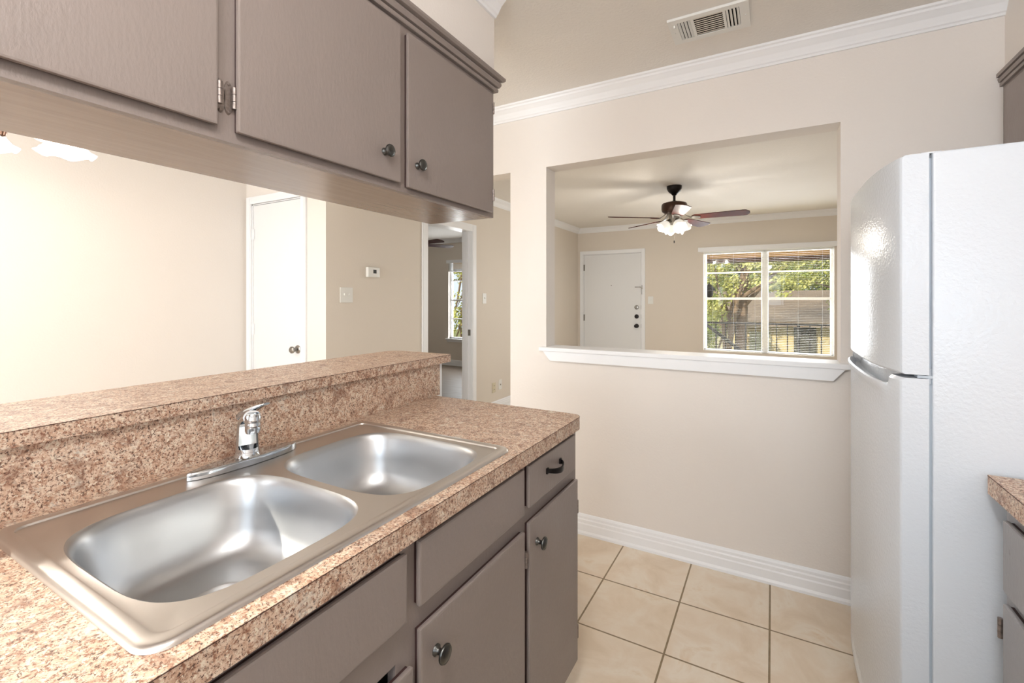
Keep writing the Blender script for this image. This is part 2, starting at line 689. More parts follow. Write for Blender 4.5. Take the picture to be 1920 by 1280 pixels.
struct(MB().wall('x', 2.9, 3.0, -6.6, XL - 0.12, 0, CZ, []).wall('y', -6.72, -6.6, 2.9, YF, 0, CZ, []).build('wall_bedroom', M['wall_dim']))
# soffits over the wall cabinets
struct(MB().box(-1.23, -0.922, YB, 1.50, 2.10, CZ).build('wall_soffit_left', M['wall']))
struct(MB().box(0.762, XR, YB, YK0, 2.10, CZ).build('wall_soffit_right', M['wall']))
# low wall behind the sink run
struct(MB().box(-1.33, -1.176, YB, 1.505, 0, 1.036).build('wall_peninsula', M['trim']))

# crown mouldings
CR = [(0, 0), (0, -0.078), (0.008, -0.078), (0.012, -0.070), (0.018, -0.066), (0.022, -0.058), (0.034, -0.040), (0.050, -0.026), (0.058, -0.020), (0.062, -0.012), (0.070, -0.008), (0.074, 0)]
def crown(i, p0, p1, out, m0=0, m1=0, prof=CR):
    struct(MB().sweep(prof, p0, p1, out, m0=m0, m1=m1).build('trim_%d' % i, M['trim'], smooth=False), 'white crown moulding')
crown(1, (XL, YK0, CZ), (0.762, YK0, CZ), (0, -1, 0), 0, 0)
crown(2, (-0.922, YB, CZ), (-0.922, 1.50, CZ), (1, 0, 0))
crown(4, (XL, YC + 0.0, CZ), (XL, YK0, CZ), (1, 0, 0), 0, -1)
crown(5, (XL, YK1, CZ), (XL, YF, CZ), (1, 0, 0), -1, -1)
crown(6, (XL, YF, CZ), (2.6, YF, CZ), (0, -1, 0), -1, -1)
crown(7, (-6.6, YF, CZ), (XL - 0.12, YF, CZ), (0, -1, 0), 0, 0)
crown(8, (XL, YK1, CZ), (2.6, YK1, CZ), (0, 1, 0), -1, -1)
crown(9, (XD, YB, CZ), (XD, YC, CZ), (1, 0, 0), 0, -1)
crown(10, (XD, YC, CZ), (XL, YC, CZ), (0, -1, 0), -1, 1)

# baseboards
BBP = [(0, 0), (0.022, 0), (0.022, 0.012), (0.016, 0.022), (0.016, 0.058), (0.013, 0.064), (0.013, 0.080), (0.009, 0.086), (0.009, 0.098), (0.005, 0.106), (0, 0.110)]
def bboard(side, p0, p1, out, m0=0, m1=0):
    struct(MB().sweep(BBP, p0, p1, out, m0=m0, m1=m1).build('baseboard_' + side, M['trim']), 'white moulded baseboard')
bboard('passthrough', (-1.376, YK0, 0), (XR, YK0, 0), (0, -1, 0), 1, 0)
bboard('passthrough_end', (-1.376, YK0, 0), (-1.376, YK1, 0), (-1, 0, 0), 1, 1)
bboard('hall', (XL, 4.17, 0), (XL, YF, 0), (1, 0, 0))
bboard('far', (-1.70, YF, 0), (2.6, YF, 0), (0, -1, 0))
bboard('bedroom', (-6.6, YF, 0.006), (XL - 0.12, YF, 0.006), (0, -1, 0))
bboard('left', (XD, YB, 0), (XD, YC, 0), (1, 0, 0))

# pass-through sill and apron (white)
s = structE('trim_11', 'white sill and bevelled apron under the pass-through')
MB().box(-1.172, 0.290, YK0 - 0.032, YK1 + 0.012, 0.998, 1.020, 0.003).build('sill', M['trim'], s)
ap = MB()
y0, y1 = YK0 - 0.024, YK0
ap.quadbox([(-1.105, y0, 0.945), (0.228, y0, 0.945), (0.228, y1, 0.945), (-1.105, y1, 0.945), (-1.150, y0, 0.998), (0.272, y0, 0.998), (0.272, y1, 0.998), (-1.150, y1, 0.998)])
ap.build('apron', M['trim'], s)

# ------------------------------------------------------------------ doors and doorway casing
def casing(mb, axis, a0, a1, top, face, out, w=0.060, t=0.016, z0=0.0):
    """three-sided door casing lying on a wall face"""
    f0, f1 = face, face + out * t
    def B(p0, p1, q0, q1):
        if axis == 'x':
            mb.box(p0, p1, f0, f1, q0, q1, 0.003)
            mb.box(p0 + 0.01, p1 - 0.01, f1, f1 + out * 0.004, q0, q1 - 0.01, 0.0015)
        else:
            mb.box(f0, f1, p0, p1, q0, q1, 0.003)
            mb.box(f1, f1 + out * 0.004, p0 + 0.01, p1 - 0.01, q0, q1 - 0.01, 0.0015)
    B(a0 - w, a0, z0, top + w)
    B(a1, a1 + w, z0, top + w)
    if axis == 'x':
        mb.box(a0, a1, f0, f1, top, top + w, 0.003)
    else:
        mb.box(f0, f1, a0, a1, top, top + w, 0.003)


def round_knob(name, mat, parent, c, ax, r=0.026):
    ax = Vector(ax)
    mb = MB()
    mb.lathe([(r * 1.2, 0), (r * 1.2, 0.004), (r * 1.0, 0.009), (r * 0.42, 0.012), (r * 0.40, 0.030), (r * 0.75, 0.036), (r * 1.0, 0.046), (r * 0.98, 0.056), (r * 0.7, 0.063), (0.001, 0.065)], c, ax, 28)
    return mb.build(name, mat, parent, smooth=True)


def barrel_hinge(parent, c, out, L=0.09, mat=None, r=0.006):
    c = Vector(c); out = Vector(out)
    mb = MB()
    mb.tube([c + out * 0.004 + Vector((0, 0, -L / 2)), c + out * 0.004 + Vector((0, 0, L / 2))], r, 10)
    mb.tube([c + out * 0.004 + Vector((0, 0, -L / 2 - .004)), c + out * 0.004 + Vector((0, 0, -L / 2))], r * .6, 8)
    side = Vector((0, 0, 1)).cross(out)
    mb.rbox(c, (0.024, 0.024, L) if False else (abs(side.x) * 0.03 + 0.003, abs(side.y) * 0.03 + 0.003, L), Matrix.Identity(3))
    return mb.build('hinge', mat or M['nickel'], parent, smooth=True)


# closet door
d = structE('door_1', 'plain white closet door with round nickel knob', (-3.375, YC, 0))
MB().box(-3.678, -3.077, YC + 0.004, YC + 0.039, 0.012, 2.050, 0.002).build('door_slab', M['door'], d)
mb = MB(); casing(mb, 'x', -3.690, -3.065, 2.062, YC, -1, 0.058); mb.build('door_casing', M['trim'], d)
mb = MB()
mb.box(-3.6935, -3.680, YC, YC + 0.12, 0, 2.065); mb.box(-3.075, -3.0615, YC, YC + 0.12, 0, 2.065); mb.box(-3.69, -3.065, YC, YC + 0.12, 2.053, 2.066)
mb.build('door_jamb', M['trim'], d)
round_knob('door_knob', M['nickel'], d, (-3.118, YC + 0.004, 0.915), (0, -1, 0), 0.026)
for z in (1.82, 1.05, 0.25):
    barrel_hinge(d, (-3.679, YC, z), (0, -1, 0), 0.085, M['trim'])

# front door
d = structE('door_2', 'white front door with two deadbolts and a knob', (-2.23, YF, 0))
MB().box(-2.690, -1.765, YF + 0.006, YF + 0.05, 0.01, 2.002, 0.002).build('door_slab', M['door'], d)
mb = MB(); casing(mb, 'x', -2.70, -1.755, 2.010, YF, -1, 0.056); mb.build('door_casing', M['trim'], d)
mb = MB()
mb.box(-2.703, -2.692, YF, YF + 0.15, 0, 2.012); mb.box(-1.763, -1.752, YF, YF + 0.15, 0, 2.012); mb.box(-2.70, -1.755, YF, YF + 0.15, 2.004, 2.013)
mb.build('door_jamb', M['trim'], d)
for z, mt, nm in ((1.16, 'nickel', 'deadbolt'), (1.018, 'blackmetal', 'deadbolt')):
    mb = MB()
    mb.lathe([(0.033, 0), (0.033, 0.008), (0.028, 0.015), (0.012, 0.017), (0.012, 0.024), (0.001, 0.024)], (-1.832, YF + 0.006, z), (0, -1, 0), 24)
    mb.box(-1.837, -1.827, YF - 0.034, YF - 0.012, z - 0.016, z + 0.016, 0.002)
    mb.build(nm, M[mt], d, smooth=True)
round_knob('door_knob', M['blackmetal'], d, (-1.832, YF + 0.006, 0.872), (0, -1, 0), 0.028)
MB().lathe([(0.008, 0), (0.007, 0.004), (0.001, 0.005)], (-2.235, YF + 0.006, 1.504), (0, -1, 0), 12).build('peephole', M['nickel'], d)
mb = MB()
mb.box(-1.86, -1.775, YF - 0.006, YF + 0.006, 1.466, 1.480, 0.002)
mb.box(-1.752, -1.736, YF - 0.028, YF - 0.018, 1.44, 1.50, 0.002)
mb.tube([(-1.775, YF - 0.004, 1.472), (-1.765, YF - 0.02, 1.468), (-1.750, YF - 0.026, 1.455), (-1.746, YF - 0.026, 1.36)], 0.0035, 8)
mb.build('chain_guard', M['nickel'], d)
for z in (1.80, 0.985, 0.2):
    barrel_hinge(d, (-2.691, YF, z), (0, -1, 0), 0.10, M['nickel'])
mb = MB()
for z in (1.16, 1.018, 0.872):
    mb.box(-1.7655, -1.762, YF - 0.001, YF + 0.02, z - 0.03, z + 0.03)
mb.build('strike_plates', M['nickel'], d)

# bedroom doorway casing + jamb
d = structE('trim_12', 'white casing around the open bedroom doorway', (XL, 3.7, 0))
mb = MB(); casing(mb, 'y', 3.360, 4.090, 2.012, XL, 1, 0.075); mb.build('door_casing', M['trim'], d)
mb = MB()
mb.box(XL - 0.121, XL, 3.344, 3.362, 0, 2.03); mb.box(XL - 0.121, XL, 4.088, 4.106, 0, 2.03); mb.box(XL - 0.121, XL, 3.345, 4.105, 2.012, 2.031)
mb.box(XL - 0.075, XL - 0.045, 4.076, 4.090, 0, 2.012); mb.box(XL - 0.075, XL - 0.045, 3.36, 3.372, 0, 2.012)
mb.build('door_jamb', M['trim'], d)
mb = MB(); mb.box(XL - 0.04, XL - 0.01, 4.085, 4.0885, 0.90, 0.965); mb.build('strike_plate', M['nickel'], d)

# ------------------------------------------------------------------ windows
def window(n, label, x0, x1, z0, z1, zmid, mullion=None, muntins=(), sill=True, glassy=YF + 0.10):
    w = structE('window_%d' % n, label, ((x0 + x1) / 2, YF, z0))
    f = MB()
    fw = 0.022
    ya, yb = glassy - 0.03, glassy + 0.03
    f.box(x0, x0 + fw, ya, yb, z0, z1); f.box(x1 - fw, x1, ya, yb, z0, z1)
    f.box(x0, x1, ya, yb, z0, z0 + fw); f.box(x0, x1, ya, yb, z1 - fw, z1)
    bays = [(x0 + fw, x1 - fw)]
    if mullion:
        f.box(mullion[0], mullion[1], ya - 0.015, yb, z0, z1)
        bays = [(x0 + fw, mullion[0]), (mullion[1], x1 - fw)]
    f.build('window_frame', M['trim'], w)
    for a, b in bays:
        sm = MB()
        sm.box(a, b, ya + 0.005, yb - 0.01, zmid - 0.016, zmid + 0.016, 0.002)
        for (q0, q1) in ((z0 + fw, zmid), (zmid, z1 - fw)):
            sm.box(a, a + 0.012, ya + 0.01, yb - 0.01, q0, q1); sm.box(b - 0.012, b, ya + 0.01, yb - 0.01, q0, q1)
        for mz in muntins:
            sm.box(a, b, ya + 0.012, yb - 0.012, mz - 0.010, mz + 0.010)
        sm.box((a + b) / 2 - .03, (a + b) / 2 + .03, ya - 0.004, ya + 0.006, zmid + 0.006, zmid + 0.016)
        so = sm.build('sash', M['trim'], w)
        MB().box(a, b, glassy - 0.002, glassy + 0.002, z0 + fw, z1 - fw).build('glass', M['glass'], so)
    if sill:
        sb = MB()
        sb.box(x0 - 0.05, x1 + 0.05, YF - 0.045, YF + 0.07, z0 - 0.02, z0, 0.003)
        sb.box(x0 - 0.03, x1 + 0.03, YF - 0.016, YF, z0 - 0.065, z0 - 0.02, 0.003)
        sb.build('window_sill', M['trim'], w)
    return w


window(1, 'wide double-hung living room window with white frame', -0.868, 0.692, 0.545, 1.966, 1.295, (-0.122, -0.056), (1.668,), False)
window(2, 'narrow bedroom window with white frame and sill', -5.46, -4.55, 0.525, 2.03, 1.26, None, (0.90, 1.64), True, YF + 0.085)
for n, x0, x1, z0, z1 in ((3, -0.35, 0.85, 1.05, 2.05), (4, -3.25, -1.35, 0.45, 2.15)):
    w = structE('window_%d' % n, 'window in the wall behind the camera', ((x0 + x1) / 2, YB, z0))
    f = MB()
    xm = (x0 + x1) / 2; zm = (z0 + z1) / 2
    for a in (x0, x1 - 0.04, xm - 0.02):
        f.box(a, a + 0.04, YB - 0.09, YB - 0.05, z0, z1)
    for a in (z0, z1 - 0.04, zm - 0.02):
        f.box(x0, x1, YB - 0.085, YB - 0.055, a, a + 0.04)
    f.build('window_frame', M['trim'], w)
    MB().box(x0, x1, YB - 0.072, YB - 0.068, z0, z1).build('glass', M['glass'], w)

# blinds
def blind(x0, x1, ztop, zbot, label, group, pitch=0.0225, y=YF + 0.035, tilt=0, valance=True):
    b = thing('window_blind', label, 'blind', ((x0 + x1) / 2, y, ztop), group)
    MB().box(x0, x1, y - 0.018, y + 0.018, ztop - 0.03, ztop - 0.002, 0.002).build('headrail', M['switch'], b)
    sl = MB()
    z = ztop - 0.04
    while z > zbot + 0.02:
        R = Matrix.Rotation(radians(tilt), 3, 'X')
        sl.rbox(((x0 + x1) / 2, y, z), (x1 - x0 - 0.006, 0.013, 0.0004), R)
        z -= pitch
    sl.build('slats', M['almond'], b)
    MB().box(x0, x1, y - 0.012, y + 0.012, zbot + 0.002, zbot + 0.014, 0.002).build('bottom_rail', M['trim'], b)
    cd = MB()
    for k in (0.15, 0.5, 0.85):
        xx = x0 + (x1 - x0) * k
        for dy in (-0.013, 0.013):
            cd.box(xx - 0.0003, xx + 0.0003, y + dy - 0.0003, y + dy + 0.0003, zbot, ztop - 0.03)
    cd.build('ladder_cords', M['trim'], b)
    return b


blind(-0.862, -0.092, 1.966, 0.548, 'open white mini blind over the left half of the living room window', 'living room blinds')
blind(-0.086, 0.686, 1.966, 0.548, 'open white mini blind over the right half of the living room window', 'living room blinds')
v = thing('window_valance', 'flat white valance board across the top of the living room window', 'valance', (-0.1, YF, 1.97))
MB().box(-0.935, 0.722, YF - 0.045, YF - 0.002, 1.968, 2.030, 0.003).build('valance_board', M['trim'], v)
MB().box(-0.905, 0.695, YF - 0.040, YF, 1.960, 1.968).build('headrail', M['switch'], v)
b = thing('window_blind', 'white blind drawn up at the top of the bedroom window', 'blind', (-5.0, YF + .03, 2.03))
MB().box(-5.50, -4.52, YF - 0.02, YF + 0.03, 1.975, 2.035, 0.003).build('headrail', M['trim'], b)
sl = MB()
for k in range(14):
    sl.box(-5.45, -4.56, YF + 0.005, YF + 0.045, 1.83 + k * 0.010, 1.834 + k * 0.010)
sl.build('slats', M['door'], b)
MB().box(-5.455, -4.555, YF + 0.004, YF + 0.046, 1.812, 1.827, 0.003).build('bottom_rail', M['trim'], b)

# ------------------------------------------------------------------ cabinet hardware
def cab_knob(parent, c, ax, r=0.0165):
    mb = MB()
    mb.lathe([(r * 0.62, 0), (r * 0.6, 0.003), (r * 0.36, 0.006), (r * 0.33, 0.014), (r * 0.62, 0.018), (r * 1.0, 0.020), (r * 1.02, 0.0225), (r * 0.95, 0.0245), (r * 0.88, 0.0240), (r * 0.7, 0.0262), (r * 0.35, 0.0275), (0.0005, 0.028)], c, ax, 28)
    return mb.build('knob', M['pewter'], parent, smooth=True, angle=60)


def cab_hinge(parent, x, y, z, side, sx=1, bx=0.008):
    """face-frame hinge; x = frame face, side = +1 leaf to +Y, sx = +1 facing +X"""
    mb = MB()
    pts = []
    L, w = 0.033, 0.0105
    for i in range(24):
        a = 2 * pi * i / 24
        yy = cos(a) * w * 0.95
        zz = sin(a) * L
        pts.append((yy * side * -1, zz))
    b0 = [(x, y + p[0] - side * 0.004, z + p[1]) for p in pts]
    b1 = [(x + sx * 0.0022, y + p[0] * 0.85 - side * 0.004, z + p[1] * 0.97) for p in pts]
    mb.loft([b0, b1])
    for dz0, dz1 in ((-0.021, -0.0075), (-0.0065, 0.0065), (0.0075, 0.021)):
        mb.tube([(x + sx * bx, y + side * 0.004, z + dz0), (x + sx * bx, y + side * 0.004, z + dz1)], 0.0046, 12)
    if bx > 0.01:
        mb.box(x, x + sx * bx, y + side * 0.003, y + side * 0.005, z - 0.02, z + 0.02)
    for dz in (-0.027, 0.027):
        mb.lathe([(0.0035, 0), (0.003, 0.0018), (0.0005, 0.0022)], (x + sx * 0.002, y - side * 0.004, z + dz), (sx, 0, 0), 10)
    return mb.build('hinge', M['hinge'], parent, smooth=True)


def cab_front(name, parent, x, y0, y1, z0, z1, mat, sx=1, th=0.017, bev=0.004):
    """overlay front: painted slab in front of a slightly smaller back layer, coloured dark as its shadow line"""
    o = MB().box(x + sx * 0.006, x + sx * th, y0, y1, z0, z1, bev, 2).build(name, mat, parent)
    MB().box(x, x + sx * 0.0062, y0 + 0.003, y1 - 0.003, z0 + 0.003, z1 - 0.003).build('back_shade_edge', M['darkwood_shade'], o)
    return o


# ------------------------------------------------------------------ left wall cabinets
FX = -0.925
c = thing('wall_cabinet', 'long taupe wall cabinet hanging above the sink and bar ledge', 'cabinet', (-1.078, 0.4, 1.605))
mb = MB()
y0, y1 = YB + 0.005, 1.498
mb.box(-1.228, FX - 0.018, y1 - 0.015, y1, 1.612, 2.098)
mb.box(-1.228, FX - 0.018, y0, y0 + 0.015, 1.612, 2.098)
mb.box(-1.228, -1.222, y0 + .015, y1 - .015, 1.612, 2.098)
mb.box(-1.222, FX - 0.018, y0 + .015, y1 - .015, 2.085, 2.098)
mb.build('carcass', M['cab'], c)
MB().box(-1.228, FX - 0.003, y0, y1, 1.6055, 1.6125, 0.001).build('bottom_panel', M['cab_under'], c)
fr = MB()
sty = ((y0, -1.64), (-0.54, -0.49), (-0.02, 0.02), (0.478, 0.532), (0.97, 1.02), (1.455, 1.498))
fr.wall('y', FX - 0.018, FX, y0, y1, 1.605, 2.099, [(a[1], b_[0], 1.655, 2.045) for a, b_ in zip(sty, sty[1:])])
fr.build('face_frame', M['cab'], c)
CM = [(0, 0), (0.012, 0), (0.014, 0.003), (0.014, 0.012), (0.007, 0.014), (0.007, 0.017), (0.018, 0.018), (0.023, 0.028), (0.023, 0.034), (0.015, 0.036), (0.015, 0.039), (0.030, 0.042), (0.035, 0.048), (0.035, 0.056), (0, 0.056)]
MB().sweep(CM, (FX, y0, 2.083), (FX, y1, 2.083), (1, 0, 0), m1=1).sweep(CM, (FX, y1, 2.083), (-1.228, y1, 2.083), (0, 1, 0), m0=1).build('crown_moulding', M['cab'], c)
d1 = cab_front('door', c, FX, 0.010, 0.487, 1.627, 2.068, M['cab'])
d2 = cab_front('door', c, FX, 0.524, 0.978, 1.624, 2.068, M['cab'])
d3 = cab_front('door', c, FX, 1.008, 1.466, 1.618, 2.062, M['cab'])
d4 = cab_front('door', c, FX, -0.50, -0.010, 1.627, 2.068, M['cab'])
for a_, b_ in ((-1.06, -0.53), (-1.65, -1.09)):
    dx = cab_front('door', c, FX, a_, b_, 1.627, 2.068, M['cab'])
    cab_knob(dx, (FX + 0.017, b_ - 0.05 if a_ < -1.2 else a_ + 0.05, 1.694), (1, 0, 0))
for z in (1.690, 2.015):
    cab_hinge(d1, FX, 0.495, z, -1, 1, 0.014)
    cab_hinge(d2, FX, 0.518, z, 1)
    cab_hinge(d3, FX, 1.476, z - 0.005, -1, 1, 0.016)
cab_knob(d2, (FX + 0.017, 0.915, 1.694), (1, 0, 0))
cab_knob(d3, (FX + 0.017, 1.047, 1.688), (1, 0, 0))
cab_knob(d1, (FX + 0.017, 0.06, 1.694), (1, 0, 0))

# ------------------------------------------------------------------ sink base cabinets
BX = -0.570
c = thing('base_cabinet', 'taupe sink base cabinet run under the double sink', 'cabinet', (-0.86, 0.4, 0))
YE = 1.442
mb = MB()
mb.box(-1.158, BX - 0.018, YE - 0.018, YE, 0.095, 0.870)
mb.box(-1.158, BX - 0.018, YB + .01, YB + 0.028, 0.095, 0.870)
mb.box(-1.158, BX - 0.018, YB + 0.028, YE - 0.018, 0.095, 0.112)
mb.box(-1.158, -1.148, YB + 0.028, YE - 0.018, 0.112, 0.870)
mb.build('carcass', [M['cab']], c)
MB().box(-1.158, BX - 0.075, YB + .01, YE - 0.001, 0.0, 0.095).build('toe_kick', M['darkwood_shade'], c)
fr = MB()
sty = ((YB + .01, YB + .05), (-0.02, 0.02), (0.600, 0.652), (1.035, 1.085), (1.400, YE))
hl = []
for a, b_ in zip(sty, sty[1:]):
    hl.append((a[1], b_[0], 0.765, 0.842))
    hl.append((a[1], b_[0], 0.150, 0.664 if b_[0] < 0.62 else 0.680))
fr.wall('y', BX - 0.018, BX, YB + .01, YE, 0.095, 0.871, hl)
fr.build('face_frame', M['cab'], c)
MB().box(BX, BX + 0.0015, YB + .01, 1.405, 0.8655, 0.8725).build('shade_top_strip', M['darkwood_shade'], c)  # deep shade under the counter lip, painted as a dark strip
cab_front('false_drawer_front', c, BX, 0.0, 0.612, 0.735, 0.856, M['cab'])
cab_front('false_drawer_front', c, BX, 0.645, 1.050, 0.742, 0.861, M['cab'])
dr = cab_front('drawer', c, BX, 1.076, 1.402, 0.750, 0.861, M['cab'])
e1 = cab_front('door', c, BX, 0.02, 0.628, 0.120, 0.648, M['cab'])
e2 = cab_front('door', c, BX, 0.647, 1.052, 0.120, 0.700, M['cab'])
e3 = cab_front('door', c, BX, 1.078, 1.422, 0.120, 0.710, M['cab'])
cab_knob(e2, (BX + 0.017, 0.690, 0.637), (1, 0, 0), 0.0175)
cab_knob(e3, (BX + 0.017, 1.120, 0.645), (1, 0, 0), 0.0165)
cab_hinge(e2, BX, 1.062, 0.625, -1, 1, 0.016)
cab_hinge(e3, BX, 1.436, 0.615, -1, 1, 0.010)
cab_hinge(e3, BX, 1.436, 0.205, -1, 1, 0.010)
def strap_pull(parent, x, yc, z, sx=1, L=0.092):
    mb = MB()
    n = 22
    rings = []
    for i in range(n + 1):
        tt = i / n
        yy = yc + (tt - 0.5) * L
        o = sin(pi * tt) ** 0.55 * 0.024
        wz = 0.0065 + 0.002 * sin(pi * tt)
        dz = -0.006 * sin(pi * tt)
        rings.append([(x + sx * (o), yy, z + dz - wz), (x + sx * (o + 0.0035), yy, z + dz - wz * 0.9), (x + sx * (o + 0.0045), yy, z + dz), (x + sx * (o + 0.0035), yy, z + dz + wz * 0.9), (x + sx * (o), yy, z + dz + wz)])
    mb.loft(rings)
    for e in (-0.5, 0.5):
        mb.box(x, x + sx * 0.005, yc + e * L - 0.006, yc + e * L + 0.006, z - 0.008, z + 0.008, 0.001)
    return mb.build('pull_handle', M['blackmetal'], parent, smooth=True)
strap_pull(dr, BX + 0.017, 1.228, 0.815)
for a_, b_ in ((-0.82, -0.03), (-1.66, -0.85)):
    dx = cab_front('drawer', c, BX, a_, b_, 0.735, 0.856, M['cab'])
    strap_pull(dx, BX + 0.017, (a_ + b_) / 2, 0.80)
    dx = cab_front('door', c, BX, a_, b_, 0.120, 0.690, M['cab'])
    cab_knob(dx, (BX + 0.017, a_ + 0.05, 0.637), (1, 0, 0))

# ------------------------------------------------------------------ rounded rectangles
def rrect(x0, x1, y0, y1, r, n=8, bulge=0.0):
    pts = []
    rs = r if isinstance(r, (list, tuple)) else [r] * 4
    for (cx, cy, a0, rr) in ((x1 - rs[0], y1 - rs[0], 0, rs[0]), (x0 + rs[1], y1 - rs[1], 90, rs[1]), (x0 + rs[2], y0 + rs[2], 180, rs[2]), (x1 - rs[3], y0 + rs[3], 270, rs[3])):
        for i in range(n + 1):
            a = radians(a0 + 90 * i / n)
            pts.append((cx + rr * cos(a), cy + rr * sin(a)))
    return pts


def holed(mb, outer, holes, z):
    b = mb.bm
    es = []
    for loop in [outer] + holes:
        vs = [b.verts.new((p[0], p[1], z)) for p in loop]
        es += [b.edges.new((vs[i], vs[(i + 1) % len(vs)])) for i in range(len(vs))]
    bmesh.ops.triangle_fill(b, use_beauty=True, use_dissolve=False, edges=es)


# countertop of the sink run, with the sink cut-out
CT0, CT1 = 0.873, 0.914
hole = rrect(-1.090, -0.600, 0.262, 1.005, 0.03)
c = thing('countertop', 'speckled tan laminate countertop around the steel double sink', 'countertop', (-0.86, 0.4, CT0))
outer = rrect(-1.174, -0.547, YB + .005, 1.450, [0.036, 0.001, 0.001, 0.001])
mb = MB()
holed(mb, outer, [hole], CT1)
holed(mb, outer, [hole], CT0)
for loop in (outer, hole):
    mb.loft([[(p[0], p[1], CT0) for p in loop], [(p[0], p[1], CT1) for p in loop]], cap0=False, cap1=False)
mb.build('counter_slab', M['granite'], c, weld=True)
sm = MB()
o2 = [(p[0], p[1]) for p in outer]
o3 = rrect(-1.174, -0.5464, YB + .005, 1.4506, [0.0364, 0.001, 0.001, 0.001])
sm.loft([[(p[0], p[1], CT1 - 0.0016) for p in o3], [(p[0], p[1], CT1 - 0.0004) for p in o3]], cap0=False, cap1=False)
sm.build('seam_line', M['seam'], c)
MB().box(-1.1755, -1.163, YB + .005, 1.475, CT1, 1.040).build('backsplash', M['granite'], c)

# raised bar ledge
c = thing('bar_ledge', 'raised speckled laminate bar ledge on the low wall behind the sink', 'countertop', (-1.3, 0.4, 1.036))
outer = rrect(-1.462, -1.147, YB + .005, 1.530, [0.006, 0.06, 0.001, 0.001])
MB().prism(outer, 1.0405, 1.0705).build('ledge_slab', M['granite'], c)
o3 = rrect(-1.4625, -1.1464, YB + .005, 1.5306, [0.0064, 0.0604, 0.001, 0.001])
MB().loft([[(p[0], p[1], 1.0688) for p in o3], [(p[0], p[1], 1.0702) for p in o3]], cap0=False, cap1=False) and None
sm = MB()
sm.loft([[(p[0], p[1], 1.0688) for p in o3], [(p[0], p[1], 1.0700) for p in o3]], cap0=False, cap1=False)
sm.build('seam_line', M['seam'], c)

# ------------------------------------------------------------------ double sink
snk = thing('kitchen_sink', 'stainless steel drop-in double bowl sink in the speckled countertop', 'sink', (-0.845, 0.634, CT1))
SX0, SX1, SY0, SY1 = -1.117, -0.577, 0.234, 1.032
def ringz(inset, z, r):
    return [(p[0], p[1], z) for p in rrect(SX0 + inset, SX1 - inset, SY0 + inset, SY1 - inset, r, 10)]
zt = CT1
mb = MB()
rings = [ringz(0, zt + 0.0003, 0.035), ringz(0.0012, zt + 0.003, 0.034), ringz(0.004, zt + 0.0055, 0.032), ringz(0.008, zt + 0.0065, 0.030), ringz(0.021, zt + 0.0065, 0.022), ringz(0.024, zt + 0.0058, 0.020), ringz(0.026, zt + 0.0028, 0.018), ringz(0.030, zt + 0.0022, 0.016)]
mb.loft(rings, cap0=False, cap1=False)
def bowl_loop(x0, x1, y0, y1, s, n=96, ex=3.9):
    cx, cy = (x0 + x1) / 2, (y0 + y1) / 2
    hx, hy = (x1 - x0) / 2 * s, (y1 - y0) / 2 * s
    out = []
    for i in range(n):
        a = 2 * pi * i / n
        ca, sa = cos(a), sin(a)
        out.append((cx + hx * math.copysign(abs(ca) ** (2 / ex), ca), cy + hy * math.copysign(abs(sa) ** (2 / ex), sa)))
    return out
BW = [(-1.018, -0.622, 0.262, 0.628), (-1.018, -0.604, 0.646, 0.992)]
inner = rrect(SX0 + 0.030, SX1 - 0.030, SY0 + 0.030, SY1 - 0.030, 0.016, 10)
# the bowls' rims reach close to the ledge ring, so keep them inside it
BW = [(-1.018, -0.626, 0.272, 0.626), (-1.018, -0.612, 0.646, 0.990)]
holed(mb, inner, [bowl_loop(*b_, 1.0) for b_ in BW], zt + 0.0022)
mb.build('deck', M['steel'], snk, smooth=True, angle=40, weld=True)
DR = [(-0.848, 0.462), (-0.815, 0.82)]
for bi, (b_, dc) in enumerate(zip(BW, DR)):
    x0, x1, y0, y1 = b_
    mb = MB()
    zr = zt + 0.0022
    prof = [(0.0, 0.0), (0.002, 0.0012), (0.006, 0.006), (0.010, 0.018), (0.017, 0.065), (0.023, 0.100), (0.031, 0.122), (0.044, 0.137), (0.062, 0.145), (0.090, 0.148)]
    rings = []
    cx, cy = (x0 + x1) / 2, (y0 + y1) / 2
    hx, hy = (x1 - x0) / 2, (y1 - y0) / 2
    for ins, dz in prof:
        ex = 3.9 - 0.9 * min(1, dz / 0.16)
        rr = []
        for i in range(96):
            a = 2 * pi * i / 96
            ca, sa = cos(a), sin(a)
            rr.append((cx + (hx - ins) * math.copysign(abs(ca) ** (2 / ex), ca), cy + (hy - ins) * math.copysign(abs(sa) ** (2 / ex), sa), zr - dz))
        rings.append(rr)
    last = rings[-1]
    DRR = 0.056
    for f_, zz in ((0.4, 0.150), (0.75, 0.151), (1.0, 0.1515)):
        rr = []
        for i in range(96):
            a = 2 * pi * i / 96
            tx, ty = dc[0] + DRR * cos(a), dc[1] + DRR * sin(a)
            rr.append((last[i][0] * (1 - f_) + tx * f_, last[i][1] * (1 - f_) + ty * f_, zr - zz))
        rings.append(rr)
    for r_, zz in ((0.0545, 0.1520), (0.051, 0.156), (0.047, 0.158)):
        rings.append([(dc[0] + r_ * cos(2 * pi * i / 96), dc[1] + r_ * sin(2 * pi * i / 96), zr - zz) for i in range(96)])
    mb.loft(rings, cap0=False, cap1=False)
    bo = mb.build('bowl', M['bowl'], snk, smooth=True, angle=60)
    MB().lathe([(0.0475, -0.1575), (0.045, -0.1565), (0.042, -0.1570), (0.040, -0.162), (0.036, -0.174), (0.016, -0.176), (0.014, -0.168), (0.001, -0.168)], (dc[0], dc[1], zr), (0, 0, 1), 40, cap0=False).build('drain', M['chrome'], bo, smooth=True)
